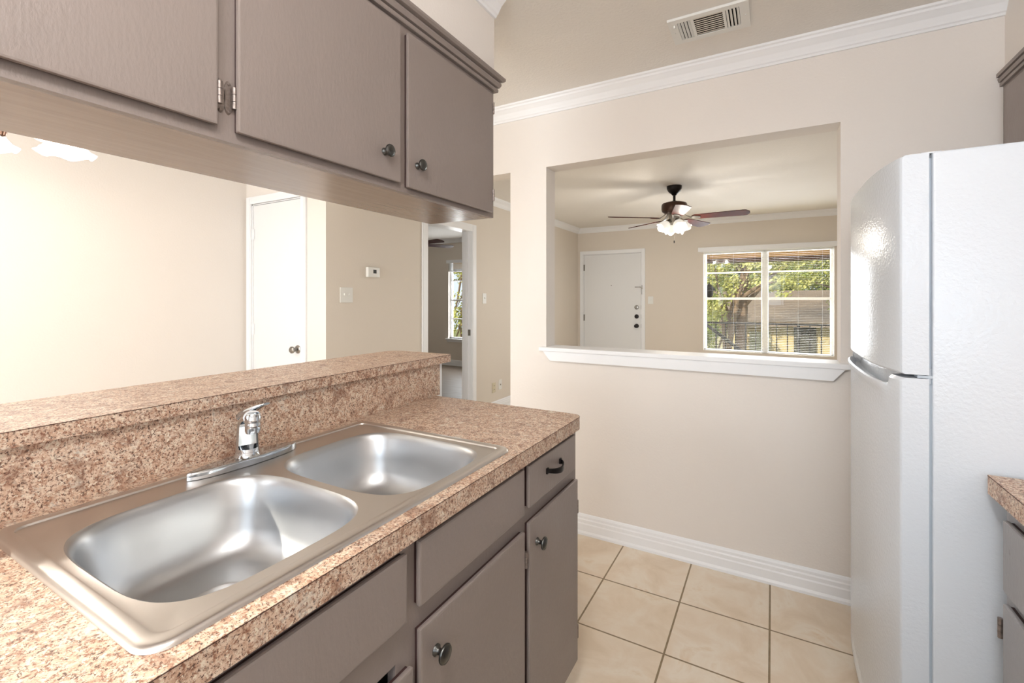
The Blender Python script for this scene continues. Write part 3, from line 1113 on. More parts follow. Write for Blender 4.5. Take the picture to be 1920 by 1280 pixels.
# raised faucet platform line on the back deck
mb = MB()
mb.prism(rrect(-1.072, -1.024, 0.505, 0.775, 0.01), zt + 0.003, zt + 0.0042, 0.0006)

# ------------------------------------------------------------------ faucet
fz = zt + 0.0032
f = thing('kitchen_faucet', 'low chrome single-lever faucet on the back deck of the sink', 'faucet', (-1.068, 0.637, fz))
mb = MB()
n = 40
def plate_loop(s, z):
    out = []
    for i in range(n):
        a = 2 * pi * i / n
        yy = 0.128 * s * math.copysign(abs(sin(a)) ** 0.55, sin(a))
        w = 0.027 * s
        w *= (0.62 + 0.38 * max(0, 1 - abs(yy) / 0.128) ** 0.7) * max(0.02, 1 - (abs(yy) / (0.1281 * s)) ** 9) ** 0.5
        out.append((-1.068 + w * math.copysign(abs(cos(a)) ** 0.7, cos(a)), 0.637 + yy, z))
    return out
mb.loft([plate_loop(1.0, fz), plate_loop(1.0, fz + 0.012), plate_loop(0.985, fz + 0.0150), plate_loop(0.93, fz + 0.0165)])
mb.build('base_plate', M['chrome'], f, smooth=True, angle=40)
sd = Vector((0.93, -0.37, 0)).normalized()
sn = Vector((-sd.y, sd.x, 0))
bc = Vector((-1.072, 0.640, fz + 0.013))
mb = MB()
mb.lathe([(0.029, 0), (0.029, 0.003), (0.0265, 0.006), (0.025, 0.010), (0.0245, 0.014)], bc, (0, 0, 1), 32, cap1=True)
# body: swept flattened section that leans forward over the sink
rings = []
N = 22
for i in range(N + 1):
    tt = i / N
    if tt < 0.5:
        k = tt / 0.5
        p = bc + Vector((0, 0, 0.010 + 0.066 * k)) + sd * (0.004 * k * k)
        w, dth = 0.0245 - 0.003 * k, 0.0245 - 0.008 * k
        nd = Vector((0, 0, 1)).lerp(Vector((0.30 * sd.x, 0.30 * sd.y, 1)), k).normalized()
    else:
        k = (tt - 0.5) / 0.5
        a = k * radians(68)
        p = bc + Vector((0, 0, 0.076 + 0.030 * sin(a))) + sd * (0.004 + 0.060 * (1 - cos(a)) + 0.016 * k)
        w, dth = 0.0215 - 0.0035 * k, 0.0165 - 0.0025 * k
        nd = (Vector((0, 0, cos(a))) + sd * (sin(a) + 0.3 * (1 - k))).normalized()
    u = sn
    v_ = nd.cross(u).normalized()
    rr = []
    for j in range(56):
        a_ = 2 * pi * j / 56
        uu, vv = w * cos(a_), dth * sin(a_)
        dent = max(0, min(1, (tt - 0.09) / 0.03)) * max(0, min(1, (0.86 - tt) / 0.06))
        if sin(a_) < 0 and abs(cos(a_)) < 0.80:
            vv = vv * (1 - dent) + (-0.12 * dth) * dent
        rr.append(p + u * uu + v_ * vv)
    rings.append(rr)
mb.loft(rings)
mb.build('body', M['chrome'], f, smooth=True, angle=32)
hd = bc + sd * 0.066 + Vector((0, 0, 0.094))
mb = MB()
mb.lathe([(0.0125, 0.019), (0.0165, 0.012), (0.0165, 0.001), (0.0150, 0.0), (0.0150, -0.002), (0.0158, -0.004), (0.0158, -0.018), (0.0138, -0.024), (0.0115, -0.024), (0.011, -0.020), (0.001, -0.020)], hd, (0, 0, 1), 28)
mb.build('spout_head', M['chrome'], f, smooth=True, angle=35)
ld = Vector((0.985, 0.12, 0)).normalized()
ln = Vector((-ld.y, ld.x, 0))
mb = MB()
rings = []
for i in range(13):
    tt = i / 12
    p = bc + ld * (-0.012 + 0.074 * tt) + Vector((0, 0, 0.092 + 0.036 * tt ** 0.75))
    w = 0.020 - 0.011 * tt
    th = 0.010 * (1 - tt) + 0.0028
    up = Vector((0, 0, 1)) - ld * (0.6 * (1 - tt) + 0.2)
    up.normalize()
    rings.append([p + ln * (w * cos(2 * pi * j / 16)) + up * (th * sin(2 * pi * j / 16)) for j in range(16)])
mb.loft(rings)
mb.build('lever', M['chrome'], f, smooth=True, angle=50)

# ------------------------------------------------------------------ right side units
c = thing('base_cabinet', 'taupe base cabinet, window light greyed into its paint, at the right edge beside the fridge', 'cabinet', (0.75, 0.5, 0))
RX = 0.436
RY = 1.378
mb = MB()
mb.box(RX + 0.018, XR - .005, YB + .01, RY, 0.095, 0.870)
mb.build('carcass', M['cab_window_lit'], c)
MB().box(RX + 0.075, XR - .005, YB + .01, RY, 0, 0.095).build('toe_kick', M['darkwood_shade'], c)
fr = MB()
fr.box(RX, RX + 0.018, YB + .01, RY, 0.095, 0.871, 0.001)
fr.build('face_frame', M['cab_window_lit'], c)
for (a, b2) in ((0.86, 1.345), (0.33, 0.83)):
    dr = cab_front('drawer', c, RX, a, b2, 0.690, 0.838, M['cab_window_lit'], -1)
    strap_pull(dr, RX - 0.017, (a + b2) / 2, 0.765, -1)
    dd = cab_front('door', c, RX, a, b2, 0.120, 0.664, M['cab_window_lit'], -1)
    cab_hinge(dd, RX, (RY - 0.003) if b2 > 1 else b2 + 0.012, 0.597, -1, -1, 0.012)
    cab_hinge(dd, RX, b2 + 0.012, 0.200, -1, -1)
    cab_knob(dd, (RX - 0.017, a + 0.05, 0.61), (-1, 0, 0))
c = thing('countertop', 'speckled laminate counter corner at the right edge beside the fridge', 'countertop', (0.75, 0.5, 0.873))
MB().box(0.411, XR - .004, YB + .005, 1.393, 0.873, 0.914).build('counter_slab', M['granite'], c)
MB().box(0.4104, 0.4112, YB + .01, 1.3925, 0.9120, 0.9132).build('seam_line', M['seam'], c)

RF = 0.757
c = thing('wall_cabinet', 'brown taupe wall cabinet above the fridge in the top right corner', 'cabinet', (0.9, 1.9, 1.72))
MB().box(RF + 0.018, XR - .005, 1.0, YK0 - .004, 1.72, 2.098).build('carcass', M['cab'], c)
fr = MB()
fr.wall('y', RF, RF + 0.018, 1.0, YK0 - .004, 1.72, 2.099, [(1.04, 1.69, 1.77, 2.06), (1.74, 2.345, 1.77, 2.06)])
fr.build('face_frame', M['cab'], c)
CM2 = [(0, 0), (0.010, 0), (0.010, 0.012), (0.005, 0.013), (0.005, 0.016), (0.013, 0.017), (0.016, 0.030), (0.010, 0.032), (0.010, 0.035), (0.019, 0.036), (0.019, 0.050), (0, 0.050)]
MB().sweep(CM2, (RF, 1.0, 2.096), (RF, YK0 - .003, 2.096), (-1, 0, 0)).build('crown_moulding', M['cab'], c)
for a, b2, hy in ((1.725, 2.352, 2.362), (1.03, 1.70, 1.02)):
    dd = cab_front('door', c, RF, a, b2, 1.745, 2.072, M['cab'], -1, 0.017, 0.006)
    for z in (2.015, 1.925):
        cab_hinge(dd, RF, hy, z, -1 if hy > a else 1, -1)
    cab_knob(dd, (RF - 0.017, a + 0.05, 1.80), (-1, 0, 0))

# ------------------------------------------------------------------ refrigerator
FY0, FY1 = 1.425, 2.155
FT = 1.643
r = thing('refrigerator', 'white top-freezer refrigerator with textured doors beside the far wall', 'refrigerator', (0.66, 1.79, 0))
MB().box(0.327, 1.03, FY0, FY1, 0.03, FT, 0.005, 3).build('body', M['fridge'], r, smooth=True, angle=50)
MB().box(0.345, 1.0, FY0 + .02, FY1 - .02, 0.0, 0.034).build('base_grille', M['plastic'], r)
def fdoor(name, z0, z1, pocket=False):
    mb = MB()
    ym, hy = (FY0 + FY1) / 2, (FY1 - FY0) / 2
    ys = [FY0, FY0 + 0.0025] + [FY0 + 0.006 + (FY1 - FY0 - 0.012) * i / 40 for i in range(41)] + [FY1 - 0.0025, FY1]
    def fx(y):
        t_ = (y - ym) / hy
        x = 0.2685 - 0.034 * (1 - abs(t_) ** 3)
        e = min(y - FY0, FY1 - y)
        if e < 0.005:
            x += 0.003 * (1 - e / 0.005) ** 2
        return x
    def ring(z, ins=0.0, pk=0.0, lip=0.0, zp=None):
        out = []
        for y in ys:
            k = 0.0
            if zp is not None or lip or pk:
                k = max(0, min(1, (y - 1.480) / 0.03)) * max(0, min(1, (2.13 - y) / 0.03))
                k = k * k * (3 - 2 * k)
            zz = z if zp is None else z * (1 - k) + zp * k
            out.append((fx(y) + ins * (1 - k) + pk * k - lip * k, y, zz))
        out += [(0.321, FY1, z), (0.321, FY0, z)]
        return out
    rg = [ring(z0, 0.006), ring(z0 + 0.002, 0.002), ring(z0 + 0.006)]
    if pocket:
        rg += [ring(z1 - 0.10), ring(z1 - 0.060), ring(z1 - 0.045, lip=0.004), ring(z1 - 0.036, lip=0.008, zp=z1 - 0.034), ring(z1 - 0.030, lip=0.008, zp=z1 - 0.027), ring(z1 - 0.025, lip=0.003, zp=z1 - 0.024), ring(z1 - 0.020, pk=0.004, zp=z1 - 0.028), ring(z1 - 0.016, pk=0.014, zp=z1 - 0.040), ring(z1 - 0.012, pk=0.028, zp=z1 - 0.040), ring(z1 - 0.008, pk=0.036, zp=z1 - 0.020), ring(z1, 0.006, pk=0.038, zp=z1)]
    else:
        rg += [ring(z1 - 0.008), ring(z1 - 0.003, 0.002), ring(z1, 0.007)]
    mb.loft(rg)
    return mb.build(name, M['fridge'], r, smooth=True, angle=24)
dz = fdoor('freezer_door', 1.119, FT - 0.001)
df = fdoor('fridge_door', 0.10, 1.110, True)
gk = MB()
gk.box(0.321, 0.327, FY0 + 0.008, FY1 - 0.012, 0.11, 1.105); gk.box(0.321, 0.327, FY0 + 0.012, FY1 - 0.012, 1.125, FT - 0.012)
gk.build('gasket', M['gasket'], r)
mb = MB()
mb.box(0.300, 0.345, FY0 + 0.002, FY0 + 0.03, 1.1115, 1.1175)
mb.tube([(0.322, FY0 + 0.008, 1.098), (0.322, FY0 + 0.008, 1.135)], 0.005, 10)
mb.build('hinge', M['gasket'], r)
mb = MB()
mb.box(0.308, 0.345, FY0 + 0.010, FY0 + 0.04, FT - 0.001, FT + 0.003, 0.001)
mb.build('top_hinge_cover', M['plastic'], r)
# small nameplate high on the freezer door
mb = MB()
mb.rbox((0.2520, 1.532, 1.573), (0.003, 0.055, 0.013), Matrix.Rotation(radians(12), 3, 'Z'), 0.001)
mb.build('nameplate', M['nickel'], dz)

# ------------------------------------------------------------------ ceiling vent
v = thing('ceiling_vent', 'white metal ceiling air register with dark louver slots', 'vent', (-0.226, 2.06, CZ))
X0, X1, Y0, Y1 = -0.377, -0.078, 1.965, 2.158
zc = CZ
LB = [(-0.342, -0.292), (-0.280, -0.172), (-0.162, -0.112)]
fr = MB()
b2 = bmesh.new()
yi0, yi1 = 1.992, 2.128
fz0, fz1 = zc - 0.011, zc - 0.008
def fillpl(xa, xb, ya, yb):
    fr.box(xa, xb, ya, yb, fz0, fz1)
fillpl(X0 + .003, X1 - .003, Y0 + .003, yi0); fillpl(X0 + .003, X1 - .003, yi1, Y1 - .003)
xs = [X0 + .003, LB[0][0], LB[0][1], LB[1][0], LB[1][1], LB[2][0], LB[2][1], X1 - .003]
for i in range(0, 8, 2):
    fillpl(xs[i], xs[i + 1], yi0, yi1)
for (xa, xb, ya, yb) in ((X0, X1, Y0, Y0 + .003), (X0, X1, Y1 - .003, Y1), (X0, X0 + .003, Y0 + .003, Y1 - .003), (X1 - .003, X1, Y0 + .003, Y1 - .003)):
    fr.box(xa, xb, ya, yb, fz0, zc - 0.0005)
for xx in (-0.362, -0.093):
    fr.lathe([(0.004, 0), (0.003, 0.002), (0.0005, 0.0025)], (xx, 2.06, fz0), (0, 0, -1), 10)
fr.build('frame', M['switch'], v)
MB().box(X0 + .02, X1 - .02, yi0 - .005, yi1 + .005, zc - 0.003, zc - 0.0005).build('backing', M['black'], v)
for i, (a, b_) in enumerate(LB):
    lv = MB()
    if i == 1:
        for k in range(9):
            yy = yi0 + 0.008 + k * (yi1 - yi0 - 0.016) / 8
            lv.rbox(((a + b_) / 2, yy, zc - 0.008), (b_ - a, 0.0062, 0.001), Matrix.Rotation(radians(2), 3, 'X'))
        lv.build('louver_bank', M['wall_dim'], v)
    else:
        for k in range(4):
            xx = a + 0.006 + k * (b_ - a - 0.009) / 3.2
            lv.rbox((xx, 2.06, zc - 0.010), (0.0100, yi1 - yi0 - .002, 0.001), Matrix.Rotation(radians(-30 if i == 0 else 30), 3, 'Y'))
        lv.build('louver_bank', M['switch'], v)
mb = MB(); mb.box(-0.357, -0.350, 2.0, 2.012, zc - 0.022, zc - 0.010); mb.build('damper_lever', M['switch'], v)

# ------------------------------------------------------------------ ceiling fans
def glass_shade(mb, c, ax, R=0.062, L=0.095, wav=0.003):
    prof = [(0.020, 0), (0.026, 0.006), (0.044, 0.022), (0.055, 0.045), (0.058, 0.068), (0.064, 0.085), (R + 0.006, L)]
    m = len(prof)
    def rim(k, a, r_, h):
        f_ = (k / (m - 1)) ** 4
        return r_ + wav * f_ * cos(4 * a), h + 0.010 * f_ * cos(4 * a)
    mb.lathe(prof, c, ax, 32, cap0=True, cap1=False, rimfn=rim)
    inn = [(r_ - 0.003, h) for r_, h in prof]
    mb.lathe(inn, c, ax, 32, cap0=False, cap1=False, rimfn=rim)


def make_fan(label, loc, blades_deg, shade_deg, n_shades=4, energy=14):
    f = thing('ceiling_fan', label, 'fan', loc)
    C = Vector(loc)
    MB().lathe([(0.001, -0.095), (0.020, -0.094), (0.030, -0.080), (0.058, -0.055), (0.072, -0.028), (0.074, -0.006), (0.074, 0)], C, (0, 0, 1), 32).build('canopy', M['blackmetal'], f, smooth=True)
    MB().lathe([(0.013, -0.18), (0.013, -0.09)], C, (0, 0, 1), 16).lathe([(0.024, -0.168), (0.024, -0.15)], C, (0, 0, 1), 16).build('downrod', M['blackmetal'], f, smooth=True)
    MB().lathe([(0.001, -0.285), (0.060, -0.285), (0.090, -0.275), (0.118, -0.258), (0.125, -0.235), (0.125, -0.195), (0.118, -0.178), (0.080, -0.165), (0.020, -0.160), (0.001, -0.160)], C, (0, 0, 1), 40).build('motor_housing', M['bronze'], f, smooth=True)
    MB().lathe([(0.001, -0.385), (0.020, -0.385), (0.030, -0.372), (0.048, -0.350), (0.052, -0.315), (0.060, -0.285), (0.001, -0.28)], C, (0, 0, 1), 32).build('light_fitter', M['nickel'], f, smooth=True)
    for a in blades_deg:
        a = radians(a)
        R = Matrix.Rotation(a, 3, 'Z')
        tl = Matrix.Rotation(radians(-12), 3, 'X')
        rings = []
        for i in range(19):
            tt = i / 18
            x = 0.17 + 0.517 * tt
            w = 0.050 + 0.022 * tt ** 0.8
            if tt > 0.9: w *= math.sqrt(max(0.05, 1 - ((tt - 0.9) / 0.105) ** 2))
            if tt < 0.06: w *= 0.6 + tt / 0.15
            pts = [(x, -w, -0.003), (x, w, -0.003), (x, w, 0.003), (x, -w, 0.003)]
            rings.append([C + R @ (tl @ Vector((p[0], p[1], p[2])) + Vector((0, 0, -0.326))) for p in pts])
        mb = MB(); mb.loft(rings)
        bl = mb.build('blade', M['blade'], f, smooth=True, angle=30)
        ir = MB()
        rg = []
        for x, w, z in ((0.085, 0.018, -0.280), (0.12, 0.013, -0.310), (0.16, 0.020, -0.332), (0.20, 0.036, -0.333), (0.235, 0.026, -0.333), (0.25, 0.006, -0.332)):
            rg.append([C + R @ Vector((x, s_ * w, z + q_ + (-s_ * w * 0.21 if x > 0.14 else 0))) for s_, q_ in ((-1, -0.003), (1, -0.003), (1, 0.003), (-1, 0.003))])
        ir.loft(rg)
        ir.build('blade_iron', M['nickel'], bl)
    for k in range(n_shades):
        a = radians(shade_deg + 360.0 * k / n_shades)
        dirv = Vector((cos(a), sin(a), 0))
        ax = (dirv * 0.80 + Vector((0, 0, -0.85))).normalized()
        base = C + dirv * 0.052 + Vector((0, 0, -0.355))
        mb = MB()
        glass_shade(mb, base + ax * 0.018, ax)
        sh = mb.build('lamp_shade', M['shade'], f, smooth=True, angle=70)
        MB().lathe([(0.014, -0.015), (0.022, 0.0), (0.024, 0.018), (0.024, 0.024)], base, ax, 20).build('socket', M['nickel'], sh, smooth=True)
        MB().lathe([(0.010, 0.02), (0.020, 0.045), (0.024, 0.062), (0.018, 0.078), (0.001, 0.084)], base, ax, 16).build('bulb', M['bulb'], sh, smooth=True)
    pc = MB()
    p0 = C + Vector((0.0, -0.0, -0.385))
    pc.tube([p0, p0 + Vector((0, 0, -0.165))], 0.0012, 6)
    ch = pc.build('pull_chain', M['nickel'], f)
    MB().lathe([(0.001, -0.03), (0.006, -0.026), (0.007, -0.012), (0.004, 0)], p0 + Vector((0, 0, -0.165)), (0, 0, 1), 12).build('chain_pull', M['blackmetal'], ch, smooth=True)
    if energy:
        for k in range(n_shades):
            a = radians(shade_deg + 360.0 * k / n_shades)
            dirv = Vector((cos(a), sin(a), 0))
            ax = (dirv * 0.80 + Vector((0, 0, -0.85))).normalized()
            p = C + dirv * 0.052 + Vector((0, 0, -0.355)) + ax * 0.135
            lamp('fan_lamp_light', 'POINT', p, energy, (1.0, 0.94, 0.85), size=0.03)
    return f


make_fan('dark five-blade ceiling fan with lit glass shades in the living room', (-0.869, 4.911, CZ), [-1, 71, 143, 215, 287], 35, 4, 7)
make_fan('dark red ceiling fan glimpsed through the bedroom doorway', (-4.73, 5.32, CZ), [-10, 62, 134, 206, 278], 20, 0, 0)

# ------------------------------------------------------------------ dining chandelier
CC = Vector((-2.66, 0.605, CZ))
f = thing('chandelier', 'dining chandelier with glowing scalloped glass shades at the left edge', 'lamp', CC)
MB().lathe([(0.001, -0.03), (0.03, -0.03), (0.06, -0.012), (0.065, 0)], CC, (0, 0, 1), 32).build('canopy', M['bronze'], f, smooth=True)
MB().lathe([(0.006, -0.285), (0.006, -0.02)], CC, (0, 0, 1), 12).build('downrod', M['bronze'], f, smooth=True)
MB().lathe([(0.001, -0.500), (0.012, -0.495), (0.016, -0.480), (0.008, -0.465), (0.028, -0.440), (0.038, -0.405), (0.020, -0.365), (0.012, -0.325), (0.022, -0.300), (0.008, -0.275)], CC, (0, 0, 1), 28).build('centre_column', M['bronze'], f, smooth=True)
for k in range(5):
    a = radians(36 + 72 * k)
    dv = Vector((cos(a), sin(a), 0))
    pts = [CC + dv * r_ + Vector((0, 0, z_)) for r_, z_ in ((0.02, -0.425), (0.07, -0.460), (0.13, -0.455), (0.18, -0.415), (0.205, -0.380), (0.215, -0.365), (0.22, -0.380))]
    am = MB().tube(pts, 0.006, 10).build('arm', M['bronze'], f, smooth=True)
    base = CC + dv * 0.22 + Vector((0, 0, -0.380))
    mb = MB()
    prof = [(0.018, 0), (0.034, -0.012), (0.052, -0.035), (0.064, -0.062), (0.080, -0.082), (0.100, -0.094)]
    m = len(prof)
    def rim(k_, a_, r_, h_, m=m):
        f_ = (k_ / (m - 1)) ** 3
        return r_ + 0.008 * f_ * cos(6 * a_), h_ + 0.008 * f_ * cos(6 * a_)
    mb.lathe([(r_, h_ * 1.3) for r_, h_ in prof], base, (0, 0, 1), 48, cap0=False, cap1=False, rimfn=rim)
    mb.lathe([(r_ - 0.003, h_ * 1.3) for r_, h_ in prof], base, (0, 0, 1), 48, cap0=False, cap1=False, rimfn=rim)
    sh = mb.build('lamp_shade', M['shade_clear'], f, smooth=True, angle=70)
    MB().lathe([(0.020, 0.018), (0.022, 0.0), (0.020, -0.02)], base, (0, 0, 1), 18).build('socket', M['bronze'], sh, smooth=True)
    MB().lathe([(0.010, -0.02), (0.022, -0.045), (0.026, -0.062), (0.019, -0.08), (0.001, -0.088)], base, (0, 0, 1), 16).build('bulb', M['bulb'], sh, smooth=True)
    lamp('chandelier_lamp_light', 'POINT', base + Vector((0, 0, -0.140)), 4.0, (1.0, 0.90, 0.80), size=0.03)

# added fill light over the kitchen, unseen behind the camera
f = thing('fill_light_box', 'added unseen box fill light over the kitchen aisle behind the camera', 'lamp', (-0.1, -0.35, CZ))
MB().box(-0.28, 0.08, -1.0, 0.25, CZ - 0.03, CZ - 0.001, 0.004).build('housing', M['trim'], f)
MB().box(-0.27, 0.07, -0.99, 0.24, CZ - 0.075, CZ - 0.03, 0.02, 3).build('diffuser', M['diffuser'], f, smooth=True)
for ty in (-0.75, 0.0):
    lamp('fill_point_light', 'POINT', (-0.1, ty, CZ - 0.22), 20, (1.0, 0.985, 0.97), size=0.09)

# ------------------------------------------------------------------ wall fittings
def plate(name, label, cat, axis, pos, w, h, mat, n_toggle=0, kind='switch', out=1, group=None):
    x, y, z = pos
    t_ = thing(name, label, cat, pos, group)
    def B(mb, a0, a1, d0, d1, z0, z1, bev=0.0):
        if axis == 'y':
            mb.box(x + out * d0, x + out * d1, y + a0, y + a1, z + z0, z + z1, bev)
        else:
            mb.box(x + a0, x + a1, y + out * d0, y + out * d1, z + z0, z + z1, bev)
    mb = MB(); B(mb, -w / 2, w / 2, 0, 0.006, -h / 2, h / 2, 0.002); mb.build('cover_plate', mat, t_)
    for k in range(n_toggle):
        a = (k - (n_toggle - 1) / 2) * 0.046
        mb = MB(); B(mb, a - 0.005, a + 0.005, 0.006, 0.016, -0.002, 0.012, 0.002); mb.build('toggle', mat, t_)
    if kind == 'outlet':
        for dz_ in (0.021, -0.021):
            mb = MB(); B(mb, -0.016, 0.016, 0.006, 0.008, dz_ - 0.014, dz_ + 0.014, 0.001)
            so = mb.build('socket', mat, t_)
            mb = MB()
            B(mb, -0.008, -0.005, 0.008, 0.0085, dz_ - 0.004, dz_ + 0.006); B(mb, 0.005, 0.008, 0.008, 0.0085, dz_ - 0.004, dz_ + 0.006)
            mb.build('slots', M['black'], so)
    if kind == 'jack':
        mb = MB(); B(mb, -0.008, 0.008, 0.006, 0.010, -0.008, 0.008, 0.001); mb.build('jack', M['nickel'], t_)
    return t_


plate('light_switch', 'white double toggle switch plate below the thermostat', 'light switch', 'y', (XL, 2.425, 1.325), 0.118, 0.114, M['switch'], 2)
plate('light_switch', 'white single switch plate right of the bedroom doorway', 'light switch', 'y', (XL, 4.343, 1.298), 0.07, 0.114, M['switch'], 1)
plate('light_switch', 'white switch plate between the front door and the window', 'light switch', 'x', (-1.618, YF, 1.272), 0.08, 0.114, M['switch'], 1, out=-1)
plate('wall_outlet', 'almond outlet low on the hall wall, left of the pair', 'outlet', 'y', (XL, 4.545, 0.27), 0.07, 0.114, M['almond'], 0, 'outlet')
plate('wall_jack', 'white cable jack plate low on the hall wall, right of the pair', 'outlet', 'y', (XL, 4.685, 0.285), 0.07, 0.114, M['switch'], 0, 'jack')
th = thing('thermostat', 'white thermostat with small dark display on the hall wall', 'thermostat', (XL, 2.67, 1.507))
MB().box(XL, XL + 0.030, 2.615, 2.742, 1.467, 1.547, 0.006, 3).build('case', M['switch'], th, smooth=True)
MB().box(XL + 0.030, XL + 0.0312, 2.668, 2.702, 1.498, 1.528, 0.0005).build('display', M['lcd'], th)
MB().box(XL + 0.030, XL + 0.0318, 2.715, 2.722, 1.505, 1.525, 0.0005).build('button', M['trim'], th)

# ------------------------------------------------------------------ outside
struct(MB().box(-40, 40, 7.5, 80, -3.4, -3.3).build('ground', M['lawn']))
b = thing('balcony', 'concrete walkway with dark railing outside the living room window', 'balcony', (0, 7.9, -0.1))
MB().box(-8, 4.5, 7.36, 8.45, -0.25, -0.06).build('slab', M['concrete'], b)
rl = MB()
RYY = 8.30
rl.box(-2.6, 4.4, RYY - 0.02, RYY + 0.02, 0.885, 0.915); rl.box(-2.6, 4.4, RYY - 0.015, RYY + 0.015, 0.05, 0.075)
rl.build('top_rail', M['rail'], b)
for k in range(48):
    x = -2.55 + k * 0.145
    w = 0.02 if k % 12 == 8 else 0.008
    MB().box(x - w, x + w, RYY - w, RYY + w, -0.06, 0.886).build('baluster', M['rail'], b)
b = thing('stair_railing', 'dark sloping stair handrail beyond the balcony railing', 'railing', (-0.3, 9.4, -1))
mb = MB()
mb.tube([(-1.25, 9.3, 0.95), (0.9, 9.3, -0.75)], 0.028, 8)
mb.build('handrail', M['rail'], b)
for k in range(7):
    x = -1.2 + k * 0.3
    MB().box(x - .01, x + .01, 9.29, 9.31, -2.4 if k < 0 else -1.6, 0.95 - (x + 1.25) * 0.79).build('baluster', M['rail'], b)
b = thing('porch_roof', 'tan timber porch roof edge above the window outside', 'roof', (0, 8, 2.3))
MB().box(-8, 4.5, 7.36, 8.75, 2.50, 2.58).build('soffit', M['beam'], b)
MB().box(-8, 4.5, 8.60, 8.74, 1.975, 2.50).build('beam', M['beam'], b)
MB().box(-8, 4.5, 8.60, 8.78, 1.905, 1.974).build('fascia', M['fascia'], b)
b = thing('hanging_lantern', 'small dark lantern hanging outside the left of the window', 'lantern', (-1.0, 8.5, 1.4))
p = Vector((-0.93, 8.45, 1.43))
MB().lathe([(0.001, 0.13), (0.03, 0.10), (0.10, 0.02), (0.105, 0.0), (0.07, -0.005), (0.055, -0.09), (0.02, -0.12), (0.001, -0.13)], p, (0, 0, 1), 6).build('lantern_body', M['blackmetal'], b)
MB().tube([p + Vector((0, 0, 0.12)), p + Vector((0, 0, 1.08))], 0.004, 6).build('hanger', M['blackmetal'], b)

b = thing('apartment_building', 'tan neighbouring building with shingle roof seen through the window', 'building', (1.5, 20, -3.3))
MB().box(-4.9, 12, 19.6, 26, -3.3, 0.55).build('wall', M['siding'], b)
mb = MB()
mb.quadbox([(-5.6, 18.9, 0.30), (12.6, 18.9, 0.30), (12.6, 23, 1.45), (-5.6, 23, 1.45), (-5.6, 18.9, 0.48), (12.6, 18.9, 0.48), (12.6, 23, 1.63), (-5.6, 23, 1.63)])
mb.quadbox([(-5.6, 23, 1.45), (12.6, 23, 1.45), (12.6, 27, 0.3), (-5.6, 27, 0.3), (-5.6, 23, 1.63), (12.6, 23, 1.63), (12.6, 27, .48), (-5.6, 27, .48)])
mb.build('roof', M['roof'], b)
for (x0, x1, z0, z1, mt, nm) in ((0.68, 1.36, -1.6, 0.32, 'screen', 'screened_window'), (-2.3, -1.5, -2.4, 0.05, 'paledoor', 'door'), (-0.75, -0.05, -2.4, 0.05, 'paledoor', 'door'), (2.2, 3.6, -1.4, 0.2, 'paledoor', 'window')):
    MB().box(x0, x1, 19.52, 19.62, z0, z1).build(nm, M[mt], b)
    MB().box(x0 - .1, x1 + .1, 19.54, 19.60, z1, z1 + .1).build('lintel', M['siding'], b)


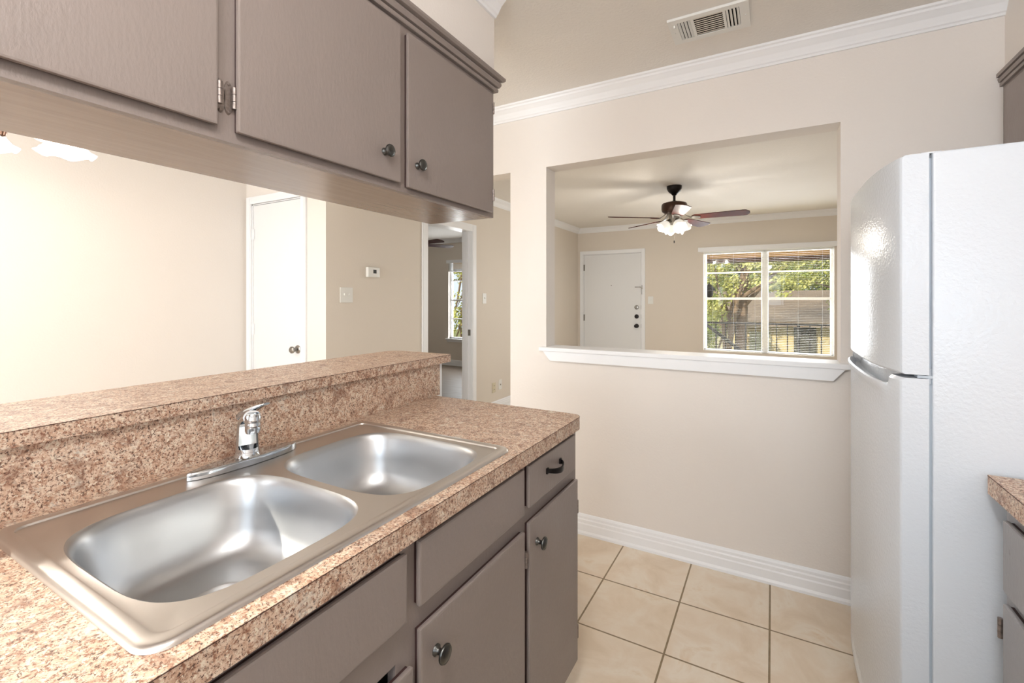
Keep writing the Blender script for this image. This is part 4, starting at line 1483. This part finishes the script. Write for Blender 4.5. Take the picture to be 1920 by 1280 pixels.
def tree(label, base, top, r0, crown, nleaf, leafm, lsz=0.13, limbs=6, seed=1, holes=None):
    rnd = random.Random(seed)
    t_ = thing('tree', label, 'tree', base, 'trees outside the windows')
    B, T = Vector(base), Vector(top)
    mid = B.lerp(T, 0.5) + Vector((0.25, 0.1, 0))
    tr = MB()
    tr.tube([B, B.lerp(mid, 0.5), mid, mid.lerp(T, 0.5), T], [r0, r0 * 0.85, r0 * 0.7, r0 * 0.5, r0 * 0.25], 12)
    cs = []
    for (cx, cy, cz, rx, ry, rz) in crown:
        cs.append((Vector((cx, cy, cz)), Vector((rx, ry, rz))))
    for k in range(limbs):
        s_ = B.lerp(T, 0.45 + 0.5 * k / limbs)
        cc, rr = cs[k % len(cs)]
        e = cc + Vector([rnd.uniform(-0.5, 0.5) * q for q in rr])
        m_ = s_.lerp(e, 0.5) + Vector((rnd.uniform(-.2, .2), rnd.uniform(-.2, .2), 0.15))
        tr.tube([s_, m_, e], [r0 * 0.35, r0 * 0.2, r0 * 0.07], 8)
    tr.build('trunk', M['bark'], t_, smooth=True)
    lf = MB()
    bm = lf.bm
    tot = sum(rr.x * rr.y * rr.z for _, rr in cs)
    for cc, rr in cs:
        k = int(nleaf * rr.x * rr.y * rr.z / tot)
        clumps = [Vector([rnd.gauss(0, 0.48) for _ in range(3)]) for _ in range(max(8, k // 45))]
        for _ in range(k):
            cl = rnd.choice(clumps)
            q = cl + Vector([rnd.gauss(0, 0.13) for _ in range(3)])
            p = cc + Vector((q.x * rr.x, q.y * rr.y, q.z * rr.z))
            if p.z < -3.2 or p.y < 8.9:
                continue
            d_ = Vector([rnd.gauss(0, 1) for _ in range(3)]).normalized()
            u_ = d_.orthogonal().normalized()
            w_ = d_.cross(u_)
            s1 = lsz * rnd.uniform(0.6, 1.3)
            s2 = s1 * 0.5
            vs = [bm.verts.new(p + u_ * s1), bm.verts.new(p + w_ * s2), bm.verts.new(p - u_ * s1), bm.verts.new(p - w_ * s2)]
            bm.faces.new(vs)
    bm_ = lf
    me = bpy.data.meshes.new('foliage')
    org = ORG[t_.name]
    bmesh.ops.translate(bm_.bm, verts=bm_.bm.verts, vec=-org)
    bm_.bm.to_mesh(me)
    bm_.bm.free()
    me.materials.append(leafm)
    o = bpy.data.objects.new('foliage', me)
    COL.objects.link(o)
    o.parent = t_
    return t_


tree('leaning oak with thick trunk outside the left half of the window', (-1.3, 12.0, -3.3), (-0.5, 12.0, 3.4), 0.19,
     [(-1.0, 11.8, 2.1, 0.7, 0.7, 0.6), (0.1, 12.1, 2.3, 0.8, 0.6, 0.5), (-1.15, 12.1, 1.0, 0.32, 0.5, 0.7), (0.9, 12.0, 2.25, 0.7, 0.6, 0.4), (0.1, 12.0, 1.65, 0.7, 0.5, 0.22), (-1.15, 12.2, -0.3, 0.28, 0.5, 0.7), (-1.0, 12.0, 4.6, 2.6, 0.6, 1.0)], 22000, M['leaf'], 0.042, 9, 3)
tree('bright leafy tree hanging over the right half of the window view', (3.4, 14.8, -3.3), (2.6, 14.6, 3.2), 0.18,
     [(1.0, 14.6, 2.3, 0.8, 0.5, 0.6), (1.5, 14.7, 1.0, 0.30, 0.5, 0.50), (0.5, 14.6, 1.8, 0.7, 0.5, 0.25), (1.6, 14.7, 4.2, 3.0, 0.6, 1.0)], 18000, M['leaf'], 0.045, 6, 5)
tree('tall tree behind the shingle roof of the neighbouring building', (-1.5, 30, -3.3), (-1.2, 30, 6), 0.3,
     [(-2.6, 30, 2.2, 1.6, 2, 1.4), (0.3, 30, 2.6, 2.0, 2, 1.3), (3.0, 31, 2.3, 1.8, 2, 1.3)], 14000, M['leaf2'], 0.11, 6, 8)
tree('dense green tree low outside the far left of the window', (-2.6, 16.9, -3.3), (-2.1, 16.8, 2.0), 0.16,
     [(-1.85, 16.7, 0.7, 0.45, 0.6, 0.9), (-1.8, 16.7, -0.9, 0.45, 0.6, 0.8)], 7000, M['leaf2'], 0.055, 5, 9)
tree('slender tree seen through the narrow bedroom window', (-9.2, 12.6, -3.3), (-8.7, 12.4, 3.6), 0.13,
     [(-8.9, 12.4, 0.6, 1.0, 0.8, 0.8), (-8.8, 12.6, 2.3, 1.4, 0.8, 0.45), (-9.2, 12.8, -0.6, 1.2, 0.9, 0.7)], 5200, M['leaf'], 0.06, 6, 11)
